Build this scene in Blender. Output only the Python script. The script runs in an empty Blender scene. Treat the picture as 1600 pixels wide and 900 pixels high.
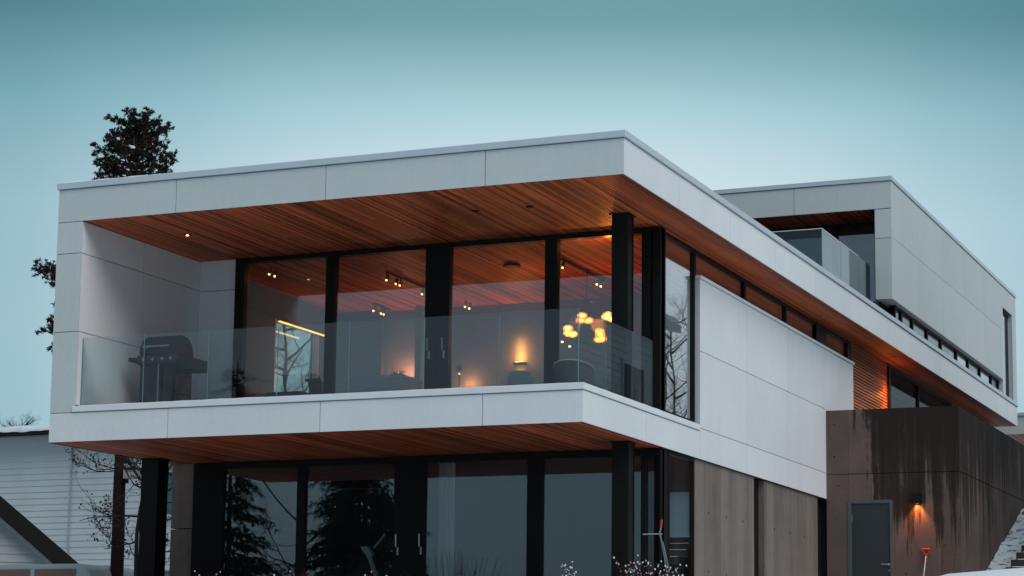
import bpy, bmesh, math, random
from mathutils import Vector, Matrix, noise
PI = math.pi
R = math.radians
sc = bpy.context.scene
col = sc.collection
random.seed(7)

# ------------------------------------------------------------------ camera
cam = bpy.data.objects.new('camera', bpy.data.cameras.new('camera'))
col.objects.link(cam)
yw, pt, rl = R(-23.0079), R(7.97558), R(0.661797)
F = Vector((math.sin(yw)*math.cos(pt), math.cos(yw)*math.cos(pt), math.sin(pt)))
Rt = Vector((math.cos(yw), -math.sin(yw), 0)); U = Rt.cross(F)
R2 = Rt*math.cos(rl)+U*math.sin(rl); U2 = -Rt*math.sin(rl)+U*math.cos(rl)
m = Matrix((R2, U2, -F)).transposed().to_4x4()
m.translation = Vector((9.47086, -25.66649, -3.86082))
cam.matrix_world = m
cam.data.sensor_width = 36
cam.data.lens = 3314.977/1600*36
cam.data.shift_x = -15.505/1600
cam.data.shift_y = 146.583/1600
cam.data.clip_start = .1
cam.data.clip_end = 3000
sc.camera = cam

# ------------------------------------------------------------------ world, sun, exposure
SUN_EL, SUN_AZ = 45, 122          # degrees; azimuth measured from +Y towards +X
w = bpy.data.worlds.new('World'); sc.world = w; w.use_nodes = True
nt = w.node_tree; nt.nodes.clear()
def N(t, typ, **kw):
    n = t.nodes.new(typ)
    for k, v in kw.items(): setattr(n, k, v)
    return n
def ramp(n, stops, interp='LINEAR'):
    cr = n.color_ramp; cr.interpolation = interp
    while len(cr.elements) > 1: cr.elements.remove(cr.elements[-1])
    for i, (p, c) in enumerate(stops):
        e = cr.elements[0] if i == 0 else cr.elements.new(p)
        e.position = p
        e.color = (c[0], c[1], c[2], 1) if hasattr(c, '__len__') else (c, c, c, 1)
out = N(nt, 'ShaderNodeOutputWorld'); bg = N(nt, 'ShaderNodeBackground'); bg.inputs[1].default_value = .1
sky = N(nt, 'ShaderNodeTexSky', sky_type='NISHITA', sun_disc=False, sun_elevation=R(SUN_EL), sun_rotation=R(SUN_AZ))
tc = N(nt, 'ShaderNodeTexCoord'); nrm = N(nt, 'ShaderNodeVectorMath', operation='NORMALIZE')
nt.links.new(tc.outputs['Generated'], nrm.inputs[0])
sep = N(nt, 'ShaderNodeSeparateXYZ'); nt.links.new(nrm.outputs[0], sep.inputs[0])
el = N(nt, 'ShaderNodeValToRGB')
ramp(el, [(0, (.36, .52, .58)), (.10, (.47, .61, .66)), (.17, (.60, .68, .71)), (.225, (.575, .665, .695)), (.250, (.48, .60, .625)), (.272, (.35, .53, .56)), (.292, (.235, .40, .42)), (.313, (.13, .28, .29)),
          (.34, (.10, .24, .26)), (.45, (.12, .26, .30)), (1, (.16, .28, .33))])
nz = N(nt, 'ShaderNodeTexNoise'); nz.inputs['Scale'].default_value = 2.2; nz.inputs['Detail'].default_value = 3
mp = N(nt, 'ShaderNodeMapping'); mp.inputs['Scale'].default_value = (1, 1, 3)
nt.links.new(nrm.outputs[0], mp.inputs[0]); nt.links.new(mp.outputs[0], nz.inputs['Vector'])
adj = N(nt, 'ShaderNodeMath', operation='MULTIPLY_ADD'); adj.inputs[1].default_value = .026
nt.links.new(nz.outputs[0], adj.inputs[0]); nt.links.new(sep.outputs[2], adj.inputs[2])
nt.links.new(adj.outputs[0], el.inputs[0])
# horizontal direction: brightest in the west behind the house, a duller blue east
dt = N(nt, 'ShaderNodeVectorMath', operation='DOT_PRODUCT')
ga = R(-22); dt.inputs[1].default_value = (math.sin(ga), math.cos(ga), 0)
nt.links.new(nrm.outputs[0], dt.inputs[0])
az = N(nt, 'ShaderNodeValToRGB')
ramp(az, [(0, (.36, .50, .64)), (.35, (.60, .61, .66)), (.90, (.72, .76, .80)), (.970, (.30, .47, .50)), (.983, (.40, .575, .61)), (.9925, (.68, .80, .83)), (.998, (.96, .98, .99)), (1, (1, 1, 1))], 'LINEAR')
mr = N(nt, 'ShaderNodeMapRange'); mr.inputs[1].default_value = -1; mr.inputs[2].default_value = 1
hz = N(nt, 'ShaderNodeVectorMath', operation='MULTIPLY'); hz.inputs[1].default_value = (1, 1, 0)
hn = N(nt, 'ShaderNodeVectorMath', operation='NORMALIZE')
nt.links.new(nrm.outputs[0], hz.inputs[0]); nt.links.new(hz.outputs[0], hn.inputs[0]); nt.links.new(hn.outputs[0], dt.inputs[0])
nt.links.new(dt.outputs['Value'], mr.inputs[0]); nt.links.new(mr.outputs[0], az.inputs[0])
mul = N(nt, 'ShaderNodeMix', data_type='RGBA', blend_type='MULTIPLY'); mul.inputs[0].default_value = 1
nt.links.new(el.outputs[0], mul.inputs[6]); nt.links.new(az.outputs[0], mul.inputs[7])
sc9 = N(nt, 'ShaderNodeVectorMath', operation='SCALE'); sc9.inputs['Scale'].default_value = 7.9
nt.links.new(mul.outputs[2], sc9.inputs[0])
sk = N(nt, 'ShaderNodeVectorMath', operation='SCALE'); sk.inputs['Scale'].default_value = .12
nt.links.new(sky.outputs[0], sk.inputs[0])
ad = N(nt, 'ShaderNodeVectorMath', operation='ADD')
nt.links.new(sc9.outputs[0], ad.inputs[0]); nt.links.new(sk.outputs[0], ad.inputs[1])
nt.links.new(ad.outputs[0], bg.inputs[0]); nt.links.new(bg.outputs[0], out.inputs[0])

sun = bpy.data.objects.new('sun', bpy.data.lights.new('sun', 'SUN')); col.objects.link(sun)
sun.data.energy = 1.5; sun.data.angle = R(40); sun.data.color = (1, .97, .95)
sd = Vector((math.sin(R(SUN_AZ))*math.cos(R(SUN_EL)), math.cos(R(SUN_AZ))*math.cos(R(SUN_EL)), math.sin(R(SUN_EL))))
sun.rotation_euler = sd.to_track_quat('Z', 'Y').to_euler()
vs = sc.view_settings
sc.display_settings.display_device = 'sRGB'
vs.view_transform = 'Standard'; vs.look = 'None'; vs.gamma = 1; vs.use_curve_mapping = False
vs.exposure = 0.5
cy = sc.cycles
cy.max_bounces = 10; cy.transparent_max_bounces = 24; cy.glossy_bounces = 5; cy.diffuse_bounces = 4
cy.use_denoising = True; cy.sample_clamp_indirect = 4; cy.blur_glossy = .3
cy.caustics_reflective = False; cy.caustics_refractive = False

# ------------------------------------------------------------------ materials
MATS = {}
def newmat(name):
    mt = bpy.data.materials.new(name); mt.use_nodes = True
    t = mt.node_tree; t.nodes.clear()
    o = N(t, 'ShaderNodeOutputMaterial'); b = N(t, 'ShaderNodeBsdfPrincipled')
    t.links.new(b.outputs[0], o.inputs[0])
    return mt, t, b, o
def mathn(t, op, a, b=None, c=None):
    n = N(t, 'ShaderNodeMath', operation=op)
    for i, v in enumerate((a, b, c)):
        if v is None: continue
        if isinstance(v, (int, float)): n.inputs[i].default_value = v
        else: t.links.new(v, n.inputs[i])
    return n.outputs[0]
def objco(t, scale=(1, 1, 1)):
    g = N(t, 'ShaderNodeTexCoord'); mpn = N(t, 'ShaderNodeMapping'); mpn.inputs['Scale'].default_value = scale
    t.links.new(g.outputs['Object'], mpn.inputs[0]); return mpn.outputs[0]
def noisen(t, vec, scale, detail=4, rough=.55):
    n = N(t, 'ShaderNodeTexNoise'); n.inputs['Scale'].default_value = scale; n.inputs['Detail'].default_value = detail
    n.inputs['Roughness'].default_value = rough
    t.links.new(vec, n.inputs['Vector']); return n.outputs[0]
def mixc(t, f, a, b, bt='MIX'):
    n = N(t, 'ShaderNodeMix', data_type='RGBA', blend_type=bt)
    for i, v in ((0, f), (6, a), (7, b)):
        if isinstance(v, (int, float)): n.inputs[i].default_value = v
        elif isinstance(v, tuple): n.inputs[i].default_value = (*v, 1)
        else: t.links.new(v, n.inputs[i])
    return n.outputs[2]
def bump(t, b, h, s=.3, d=.01):
    n = N(t, 'ShaderNodeBump'); n.inputs['Strength'].default_value = s; n.inputs['Distance'].default_value = d
    t.links.new(h, n.inputs['Height']); t.links.new(n.outputs[0], b.inputs['Normal'])
def plain(name, c, rough=.6, metal=0, var=.15, vscale=3, spec=.5, bmp=0):
    mt, t, b, o = newmat(name)
    v = objco(t); n = noisen(t, v, vscale, 5)
    lo = tuple(x*(1-var) for x in c); hi = tuple(min(1, x*(1+var)) for x in c)
    t.links.new(mixc(t, n, lo, hi), b.inputs['Base Color'])
    b.inputs['Roughness'].default_value = rough; b.inputs['Metallic'].default_value = metal
    b.inputs['Specular IOR Level'].default_value = spec
    if bmp: bump(t, b, noisen(t, v, vscale*12, 4), bmp)
    MATS[name] = mt; return mt
def panelmat(name, c, dirt=.16):
    mt, t, b, o = newmat(name)
    v = objco(t)
    n1 = noisen(t, v, .55, 5, .6); n2 = noisen(t, objco(t, (3, 3, .35)), 1.6, 6, .65); n3 = noisen(t, v, 14, 3)
    # each sheet has its own slight tint: 2.44 m grid
    base = mixc(t, n1, tuple(x*(1-dirt) for x in c), tuple(min(1, x*1.05) for x in c))
    r = N(t, 'ShaderNodeValToRGB'); ramp(r, [(.30, (.84, .85, .85)), (.52, (1, 1, 1))]); t.links.new(n2, r.inputs[0])
    base = mixc(t, .16, base, r.outputs[0], 'MULTIPLY')
    gi = N(t, 'ShaderNodeNewGeometry'); ri = N(t, 'ShaderNodeValToRGB'); ramp(ri, [(0, (.91, .925, .935)), (.5, (.97, .97, .965)), (1, (1, 1, 1))]); t.links.new(gi.outputs['Random Per Island'], ri.inputs[0]); base = mixc(t, 1.0, base, ri.outputs[0], 'MULTIPLY')
    n4 = noisen(t, objco(t, (9, 9, .5)), 1.0, 4, .7); r4 = N(t, 'ShaderNodeValToRGB'); ramp(r4, [(.28, (.80, .80, .78)), (.40, (1, 1, 1))]); t.links.new(n4, r4.inputs[0]); base = mixc(t, .30, base, r4.outputs[0], 'MULTIPLY')
    r3 = N(t, 'ShaderNodeValToRGB'); ramp(r3, [(.35, .95), (.65, 1.0)]); t.links.new(n3, r3.inputs[0])
    base = mixc(t, .7, base, r3.outputs[0], 'MULTIPLY')
    t.links.new(base, b.inputs['Base Color']); b.inputs['Roughness'].default_value = .55
    b.inputs['Specular IOR Level'].default_value = .35
    bump(t, b, n3, .06, .004)
    MATS[name] = mt; return mt
def woodmat(name, axis, pitch, dark, light, rough=.55):
    """boards counted along axis (0=x, 2=z), grain along y"""
    mt, t, b, o = newmat(name)
    g = N(t, 'ShaderNodeTexCoord'); s = N(t, 'ShaderNodeSeparateXYZ'); t.links.new(g.outputs['Object'], s.inputs[0])
    idx = mathn(t, 'FLOOR', mathn(t, 'DIVIDE', s.outputs[axis], pitch))
    # lengths of board: offset each board, 3.9 m long
    wn0 = N(t, 'ShaderNodeTexWhiteNoise', noise_dimensions='1D'); t.links.new(idx, wn0.inputs['W'])
    yo = mathn(t, 'ADD', s.outputs[1], mathn(t, 'MULTIPLY', wn0.outputs[0], 5.1))
    seg = mathn(t, 'FLOOR', mathn(t, 'DIVIDE', yo, 5.1))
    wn = N(t, 'ShaderNodeTexWhiteNoise', noise_dimensions='2D')
    cv = N(t, 'ShaderNodeCombineXYZ'); t.links.new(idx, cv.inputs[0]); t.links.new(seg, cv.inputs[1]); t.links.new(cv.outputs[0], wn.inputs['Vector'])
    gr = N(t, 'ShaderNodeCombineXYZ')
    t.links.new(mathn(t, 'MULTIPLY', s.outputs[axis], 40), gr.inputs[0]); t.links.new(mathn(t, 'MULTIPLY', s.outputs[1], 1.3), gr.inputs[1]); t.links.new(mathn(t, 'MULTIPLY', idx, 3.7), gr.inputs[2])
    grain = noisen(t, gr.outputs[0], 1, 5, .6)
    big = noisen(t, objco(t, (1, .35, 1)), .9, 3)
    f = mathn(t, 'ADD', mathn(t, 'ADD', mathn(t, 'MULTIPLY', wn.outputs[0], .30), mathn(t, 'MULTIPLY', wn0.outputs[0], .48)), mathn(t, 'MULTIPLY', grain, .28))
    f = mathn(t, 'ADD', f, mathn(t, 'MULTIPLY', mathn(t, 'SUBTRACT', big, .5), .5))
    r = N(t, 'ShaderNodeValToRGB'); mid = tuple((a*.5+c*.5) for a, c in zip(dark, light))
    ramp(r, [(.1, dark), (.55, mid), (.9, light)]); t.links.new(f, r.inputs[0])
    t.links.new(r.outputs[0], b.inputs['Base Color']); b.inputs['Roughness'].default_value = rough
    b.inputs['Specular IOR Level'].default_value = .3
    bump(t, b, grain, .25, .003)
    MATS[name] = mt; return mt
def glassmat(name, tint, f0=.07, power=2.0, rough=0.0, wav=0.0):
    mt, t, b, o = newmat(name); t.nodes.remove(b)
    g = N(t, 'ShaderNodeNewGeometry'); d = N(t, 'ShaderNodeVectorMath', operation='DOT_PRODUCT')
    t.links.new(g.outputs['Incoming'], d.inputs[0]); t.links.new(g.outputs['True Normal'], d.inputs[1])
    c = mathn(t, 'ABSOLUTE', d.outputs['Value'])
    fr = mathn(t, 'MULTIPLY_ADD', mathn(t, 'POWER', mathn(t, 'SUBTRACT', 1.0, c), power), 1-f0, f0)
    tr = N(t, 'ShaderNodeBsdfTransparent'); tr.inputs[0].default_value = (*tint, 1)
    gl = N(t, 'ShaderNodeBsdfGlossy'); gl.inputs['Roughness'].default_value = rough; gl.inputs[0].default_value = (1, 1, 1, 1)
    if wav:
        bn = N(t, 'ShaderNodeBump'); bn.inputs['Strength'].default_value = wav; bn.inputs['Distance'].default_value = .02
        t.links.new(noisen(t, objco(t), 1.1, 2, .4), bn.inputs['Height']); t.links.new(bn.outputs[0], gl.inputs['Normal'])
    mx = N(t, 'ShaderNodeMixShader'); t.links.new(fr, mx.inputs[0]); t.links.new(tr.outputs[0], mx.inputs[1]); t.links.new(gl.outputs[0], mx.inputs[2])
    t.links.new(mx.outputs[0], o.inputs[0]); MATS[name] = mt; return mt
def emit(name, c, s):
    mt, t, b, o = newmat(name)
    b.inputs['Base Color'].default_value = (.5, .4, .3, 1); b.inputs['Emission Color'].default_value = (*c, 1); b.inputs['Emission Strength'].default_value = s
    MATS[name] = mt; return mt
def concretemat(name, base, stains=False, boards=True):
    mt, t, b, o = newmat(name)
    g = N(t, 'ShaderNodeTexCoord'); s = N(t, 'ShaderNodeSeparateXYZ'); t.links.new(g.outputs['Object'], s.inputs[0])
    v = objco(t); u = mathn(t, 'ADD', s.outputs[0], mathn(t, 'MULTIPLY', s.outputs[1], 1.0))
    cl = noisen(t, v, 1.1, 6, .65); fn = noisen(t, v, 30, 5, .6)
    idx = mathn(t, 'FLOOR', mathn(t, 'DIVIDE', u, .42)); wn = N(t, 'ShaderNodeTexWhiteNoise', noise_dimensions='1D'); t.links.new(idx, wn.inputs['W'])
    f = mathn(t, 'ADD', mathn(t, 'MULTIPLY', cl, .6), mathn(t, 'MULTIPLY', wn.outputs[0], .24 if boards else .05))
    r = N(t, 'ShaderNodeValToRGB'); ramp(r, [(.22, tuple(x*.62 for x in base)), (.72, tuple(x*1.15 for x in base))]); t.links.new(f, r.inputs[0])
    c = r.outputs[0]
    r2 = N(t, 'ShaderNodeValToRGB'); ramp(r2, [(.3, .82), (.6, 1.0)]); t.links.new(fn, r2.inputs[0]); c = mixc(t, .8, c, r2.outputs[0], 'MULTIPLY')
    # board seams: thin dark line on each form edge
    fr = mathn(t, 'FRACT', mathn(t, 'DIVIDE', u, .42)); seam = mathn(t, 'LESS_THAN', fr, .025)
    if boards: c = mixc(t, mathn(t, 'MULTIPLY', seam, .45), c, tuple(x*.3 for x in base))
    # vertical runs
    run = noisen(t, objco(t, (5.5, 5.5, .22)), 1.0, 5, .65)
    if stains:
        z = s.outputs[2]
        wet0 = noisen(t, objco(t, (6.5, 6.5, .30)), 1.0, 4, .7)
        blot = noisen(t, objco(t, (1.7, 1.7, 1.2)), 1.0, 5, .7)
        # water comes over the top edge: soaked band above the pour joint, then streaks
        topf = mathn(t, 'MULTIPLY_ADD', z, .30, .46)         # 1 near z 1.1, .47 at joint, lower below
        side = mathn(t, 'MULTIPLY', mathn(t, 'SUBTRACT', u, 12.62), 1.0)
        sf = N(t, 'ShaderNodeMapRange'); sf.inputs[1].default_value = -.22; sf.inputs[2].default_value = .12; sf.inputs[3].default_value = -.55; sf.inputs[4].default_value = .22
        t.links.new(mathn(t, 'ADD', side, mathn(t, 'MULTIPLY', mathn(t, 'SUBTRACT', blot, .5), .8)), sf.inputs[0])
        far = N(t, 'ShaderNodeMapRange'); far.inputs[1].default_value = 14.0; far.inputs[2].default_value = 20.0; far.inputs[3].default_value = 0.0; far.inputs[4].default_value = -.35
        t.links.new(u, far.inputs[0])
        ww = mathn(t, 'ADD', mathn(t, 'ADD', mathn(t, 'MULTIPLY', mathn(t, 'SUBTRACT', wet0, .5), 2.3), mathn(t, 'MULTIPLY', mathn(t, 'SUBTRACT', blot, .5), .7)), mathn(t, 'ADD', topf, mathn(t, 'ADD', sf.outputs[0], far.outputs[0])))
        rw = N(t, 'ShaderNodeValToRGB'); ramp(rw, [(.36, 0.0), (.50, .74), (.62, .86), (.9, .96)]); t.links.new(ww, rw.inputs[0])
        wet = rw.outputs[0]
        c = mixc(t, wet, c, (.019, .0125, .0095))
        rr = N(t, 'ShaderNodeMapRange'); rr.inputs[3].default_value = .82; rr.inputs[4].default_value = .65; t.links.new(wet, rr.inputs[0]); t.links.new(rr.outputs[0], b.inputs['Roughness'])
    else:
        rr = N(t, 'ShaderNodeValToRGB'); ramp(rr, [(.30, .72), (.50, 1.0)]); t.links.new(run, rr.inputs[0]); c = mixc(t, .8, c, rr.outputs[0], 'MULTIPLY')
        b.inputs['Roughness'].default_value = .85
    t.links.new(c, b.inputs['Base Color']); b.inputs['Specular IOR Level'].default_value = .12
    bump(t, b, fn, .35, .006)
    MATS[name] = mt; return mt
def snowmat():
    mt, t, b, o = newmat('snow'); v = objco(t); n = noisen(t, v, .8, 6); n2 = noisen(t, v, 9, 5)
    t.links.new(mixc(t, n, (.62, .67, .72), (.82, .85, .88)), b.inputs['Base Color']); b.inputs['Roughness'].default_value = .8
    b.inputs['Subsurface Weight'].default_value = .0
    bump(t, b, n2, .5, .03); MATS['snow'] = mt
def roughsnow():
    mt, t, b, o = newmat('patchy_snow'); v = objco(t); n = noisen(t, v, 7, 5, .7)
    r = N(t, 'ShaderNodeValToRGB'); ramp(r, [(.40, (.05, .045, .04)), (.47, (.6, .66, .70))]); t.links.new(n, r.inputs[0])
    t.links.new(r.outputs[0], b.inputs['Base Color']); b.inputs['Roughness'].default_value = .85
    bump(t, b, n, .8, .05); MATS['patchy_snow'] = mt
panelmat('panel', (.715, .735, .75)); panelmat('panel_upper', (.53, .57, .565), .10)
plain('cap', (.52, .57, .61), .42, .25, .08, 2)
plain('cap_pale', (.67, .695, .71), .5, .0, .08, 2)
plain('black', (.008, .0078, .0078), .5, 0, .3, 5, spec=.12)
plain('black_wood', (.022, .016, .014), .6, 0, .5, 7, spec=.1, bmp=.3)
plain('backing', (.03, .025, .02), .9)
woodmat('soffit_wood', 0, .052, (.085, .017, .0075), (.80, .19, .068))
woodmat('slat_wood', 2, .062, (.22, .06, .022), (.50, .17, .07))
woodmat('ceiling_wood', 0, .052, (.15, .05, .02), (.42, .16, .07))
glassmat('glass', (.90, .95, .95), .062, 2.0, wav=.02)
glassmat('rail_glass', (.88, .93, .93), .030, 3.3, wav=.012)
glassmat('terrace_glass', (.62, .72, .73), .03, 4.2)
glassmat('ribbon_glass', (.5, .55, .56), .02, 4.4, wav=.1)
glassmat('dull_glass', (.35, .38, .40), .015, 9.0)
glassmat('far_glass', (.80, .85, .86), .10, 2.0, wav=.05)
plain('glass_edge', (.12, .25, .23), .15, 0, .1)
concretemat('concrete', (.225, .190, .165)); concretemat('stained_concrete', (.145, .108, .092), True)
concretemat('pier_concrete', (.30, .215, .185), False, False)
snowmat(); roughsnow()
plain('interior_wall', (.12, .112, .105), .8, 0, .1); plain('dark_interior', (.035, .033, .033), .7); plain('floor_wood', (.10, .06, .035), .4)
plain('lower_wall', (.06, .065, .07), .8)
plain('curtain', (.45, .46, .46), .9); plain('steel', (.30, .31, .32), .35, .9, .05); plain('door_paint', (.017, .023, .027), .5, 0, .15, 2)
plain('door_frame', (.055, .075, .08), .5); plain('siding', (.45, .49, .50), .65, 0, .12, 1.2); plain('siding_grey', (.30, .32, .32), .7, 0, .15, 1.2)
plain('siding_brown', (.20, .095, .06), .7, 0, .25, 1.5); plain('roof_dark', (.010, .009, .0085), .6, 0, .4, 2, spec=.1)
plain('bark', (.035, .027, .024), .9, 0, .4, 6, spec=.1, bmp=.4); plain('pine_bark', (.07, .04, .028), .9, 0, .4, 6, spec=.1)
plain('needle', (.024, .020, .017), .8, 0, .5, 1.7, spec=.1); plain('fir_needle', (.030, .042, .032), .8, 0, .5, 1.2, spec=.1)
plain('twig', (.045, .016, .012), .8, 0, .5, 6, spec=.1); plain('bud', (.07, .05, .045), .8)
plain('plastic_black', (.012, .0125, .013), .5, 0, .2, spec=.12); plain('grill_grey', (.010, .0105, .011), .5, 0, .2, spec=.25)
plain('red_plastic', (.40, .035, .012), .4, 0, .1); plain('pole_wood', (.020, .009, .007), .85, 0, .4, 5, spec=.1, bmp=.4); plain('box_paint', (.36, .29, .29), .6)
plain('van_paint', (.25, .28, .29), .35, 0, .05); plain('rubber', (.02, .02, .02), .8); plain('shade_pink', (.13, .075, .062), .7)
plain('fabric_teal', (.10, .13, .135), .9); plain('rattan', (.05, .045, .042), .8, 0, .4, 20); plain('white_metal', (.38, .39, .38), .5)
plain('stair_stone', (.04, .036, .034), .85, 0, .4, 4, spec=.1); plain('soil', (.05, .045, .04), .9)
plain('sky_tint_pane', (.03, .08, .11), .08, 0, .1)  # sky reflection of the neighbour's window put into the blue base colour
emit('bulb', (1, .52, .16), 5); emit('led', (1, .42, .09), 1.9); emit('spot', (1, .40, .10), 3.2); emit('down', (1, .55, .22), 5)
def halomat():  # lens halo around the bulbs, put in as a self-glowing shell
    mt, t, b, o = newmat('bulb_halo'); t.nodes.remove(b)
    tr = N(t, 'ShaderNodeBsdfTransparent'); tr.inputs[0].default_value = (1, .72, .42, 1); e = N(t, 'ShaderNodeEmission'); e.inputs[0].default_value = (1, .28, .04, 1)
    v = noisen(t, objco(t), 9, 2); r = N(t, 'ShaderNodeValToRGB'); ramp(r, [(.38, .35), (.62, 2.2)]); t.links.new(v, r.inputs[0]); t.links.new(r.outputs[0], e.inputs[1])
    a = N(t, 'ShaderNodeAddShader'); t.links.new(tr.outputs[0], a.inputs[0]); t.links.new(e.outputs[0], a.inputs[1]); t.links.new(a.outputs[0], o.inputs[0]); MATS['bulb_halo'] = mt
halomat()
emit('out_bulb', (1, .28, .06), 6)

# ------------------------------------------------------------------ helpers
class MB:
    def __init__(s): s.v = []; s.f = []
    def add(s, vs_, fs):
        n = len(s.v); s.v += [tuple(v) for v in vs_]; s.f += [tuple(n+i for i in f) for f in fs]; return s
    def box(s, x0, x1, y0, y1, z0, z1, M=None, bev=0):
        x0, x1 = min(x0, x1), max(x0, x1); y0, y1 = min(y0, y1), max(y0, y1); z0, z1 = min(z0, z1), max(z0, z1)
        vs_ = [Vector((x, y, z)) for z in (z0, z1) for y in (y0, y1) for x in (x0, x1)]
        if M is not None: vs_ = [M @ v for v in vs_]
        return s.add(vs_, [(0, 2, 3, 1), (4, 5, 7, 6), (0, 1, 5, 4), (2, 6, 7, 3), (0, 4, 6, 2), (1, 3, 7, 5)])
    def prism(s, poly, axis, a, b):
        """poly: 2D points in the two other axes, extruded on axis from a to b"""
        def P(p, t):
            q = list(p); q.insert(axis, t); return q
        n = len(poly); vs_ = [P(p, a) for p in poly]+[P(p, b) for p in poly]
        fs = [tuple(range(n))[::-1], tuple(range(n, 2*n))]+[(i, (i+1) % n, n+(i+1) % n, n+i) for i in range(n)]
        return s.add(vs_, fs)
    def tube(s, pts, rad, seg=6, cap=True):
        pts = [Vector(p) for p in pts]; n = len(pts)
        rs = rad if hasattr(rad, '__len__') else [rad]*n
        vs_ = []; prev = None
        for i, p in enumerate(pts):
            d = (pts[min(i+1, n-1)]-pts[max(i-1, 0)]);
            if d.length < 1e-9: d = Vector((0, 0, 1))
            d.normalize()
            a = prev if prev is not None else (Vector((0, 0, 1)) if abs(d.z) < .9 else Vector((1, 0, 0)))
            a = (a-d*a.dot(d)); a = a.normalized() if a.length > 1e-6 else d.orthogonal().normalized()
            prev = a; b = d.cross(a)
            for k in range(seg):
                t = 2*PI*k/seg; vs_.append(p+a*math.cos(t)*rs[i]+b*math.sin(t)*rs[i])
        fs = [(i*seg+k, i*seg+(k+1) % seg, (i+1)*seg+(k+1) % seg, (i+1)*seg+k) for i in range(n-1) for k in range(seg)]
        if cap: fs += [tuple(range(seg))[::-1], tuple((n-1)*seg+k for k in range(seg))]
        return s.add(vs_, fs)
    def lathe(s, prof, c=(0, 0, 0), seg=16):
        vs_ = []; n = len(prof)
        for r, z in prof:
            for k in range(seg):
                t = 2*PI*k/seg; vs_.append((c[0]+r*math.cos(t), c[1]+r*math.sin(t), c[2]+z))
        fs = [(i*seg+k, i*seg+(k+1) % seg, (i+1)*seg+(k+1) % seg, (i+1)*seg+k) for i in range(n-1) for k in range(seg)]
        fs += [tuple(range(seg))[::-1], tuple((n-1)*seg+k for k in range(seg))]
        return s.add(vs_, fs)
    def ball(s, c, r, sx=1, sy=1, sz=1, seg=8, rings=6):
        prof = [(max(.001, r*math.sin(PI*i/rings)), -r*math.cos(PI*i/rings)) for i in range(rings+1)]
        n0 = len(s.v); s.lathe(prof, (0, 0, 0), seg)
        for i in range(n0, len(s.v)):
            x, y, z = s.v[i]; s.v[i] = (c[0]+x*sx, c[1]+y*sy, c[2]+z*sz)
        return s
    def build(s, name, mat, parent=None, smooth=False, bevel=0, org=None):
        me = bpy.data.meshes.new(name)
        me.from_pydata(s.v, [], s.f)
        bm = bmesh.new(); bm.from_mesh(me); bmesh.ops.recalc_face_normals(bm, faces=bm.faces)
        bm.to_mesh(me); bm.free()
        me.materials.append(MATS[mat])
        if smooth:
            for p in me.polygons: p.use_smooth = True
        o = bpy.data.objects.new(name, me); col.objects.link(o)
        if parent is not None:
            o.parent = parent
            if parent.type == 'EMPTY': o.location = (0, 0, 0)
            M0 = Vector((0, 0, 0)); q = parent
            while q is not None: M0 += q.location; q = q.parent
            o.location = -M0 if parent.get('_abs') else (0, 0, 0)
        if bevel:
            b = o.modifiers.new('bevel', 'BEVEL'); b.width = bevel; b.segments = 2; b.limit_method = 'ANGLE'
        return o
def tag(o, label=None, cat=None, group=None, kind=None):
    if label: o['label'] = label
    if cat: o['category'] = cat
    if group: o['group'] = group
    if kind: o['kind'] = kind
    return o
def thing(name, label, cat, loc=(0, 0, 0), rz=0, group=None):
    o = bpy.data.objects.new(name, None); col.objects.link(o); o.location = loc; o.rotation_euler = (0, 0, rz); o.empty_display_size = .2
    return tag(o, label, cat, group)
def copy_tree(o, parent=None):
    c = o.copy(); col.objects.link(c)
    if parent is not None: c.parent = parent
    for ch in list(o.children): copy_tree(ch, c)
    return c
def light(kind, loc, e, color=(1, .45, .16), size=.05, parent=None, name='bulb_light', spot=None, aim=None):
    L = bpy.data.lights.new(name, kind); L.energy = e; L.color = color
    if kind in ('POINT', 'SPOT'): L.shadow_soft_size = size
    if kind == 'SPOT': L.spot_size = R(spot or 70); L.spot_blend = .7
    o = bpy.data.objects.new(name, L); col.objects.link(o); o.location = loc
    if aim is not None: o.rotation_euler = (-Vector(aim)).to_track_quat('Z', 'Y').to_euler()
    if parent is not None: o.parent = parent
    return o
def panels(mb, axis, plane, thick, us, zs, gap=.010):
    """cladding sheets with open joints; plane is the outer face, axis 0: facing +x, 1: facing -y"""
    for i in range(len(us)-1):
        for j in range(len(zs)-1):
            a, b, c, d = us[i]+gap/2, us[i+1]-gap/2, zs[j]+gap/2, zs[j+1]-gap/2
            if axis == 0: mb.box(plane-thick, plane, a, b, c, d)
            else: mb.box(a, b, plane, plane+thick, c, d)
    return mb
def lap(mb, p0, p1, z0, z1, pitch, nrm_, thick=.022, clip=None):
    """overlapping horizontal boards between two plan points; clip(u) -> top z limit"""
    p0 = Vector((*p0, 0)); p1 = Vector((*p1, 0)); n = Vector((*nrm_, 0)).normalized(); z = z0
    while z < z1-.01:
        zt = min(z+pitch, z1)
        mb.add([p0+n*thick+Vector((0, 0, z)), p1+n*thick+Vector((0, 0, z)), p1+n*.004+Vector((0, 0, zt)), p0+n*.004+Vector((0, 0, zt)),
                p0+Vector((0, 0, z)), p1+Vector((0, 0, z)), p1+Vector((0, 0, zt)), p0+Vector((0, 0, zt))],
               [(0, 1, 2, 3), (4, 7, 6, 5), (0, 4, 5, 1), (0, 3, 7, 4), (1, 5, 6, 2), (3, 2, 6, 7)])
        z += pitch

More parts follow.
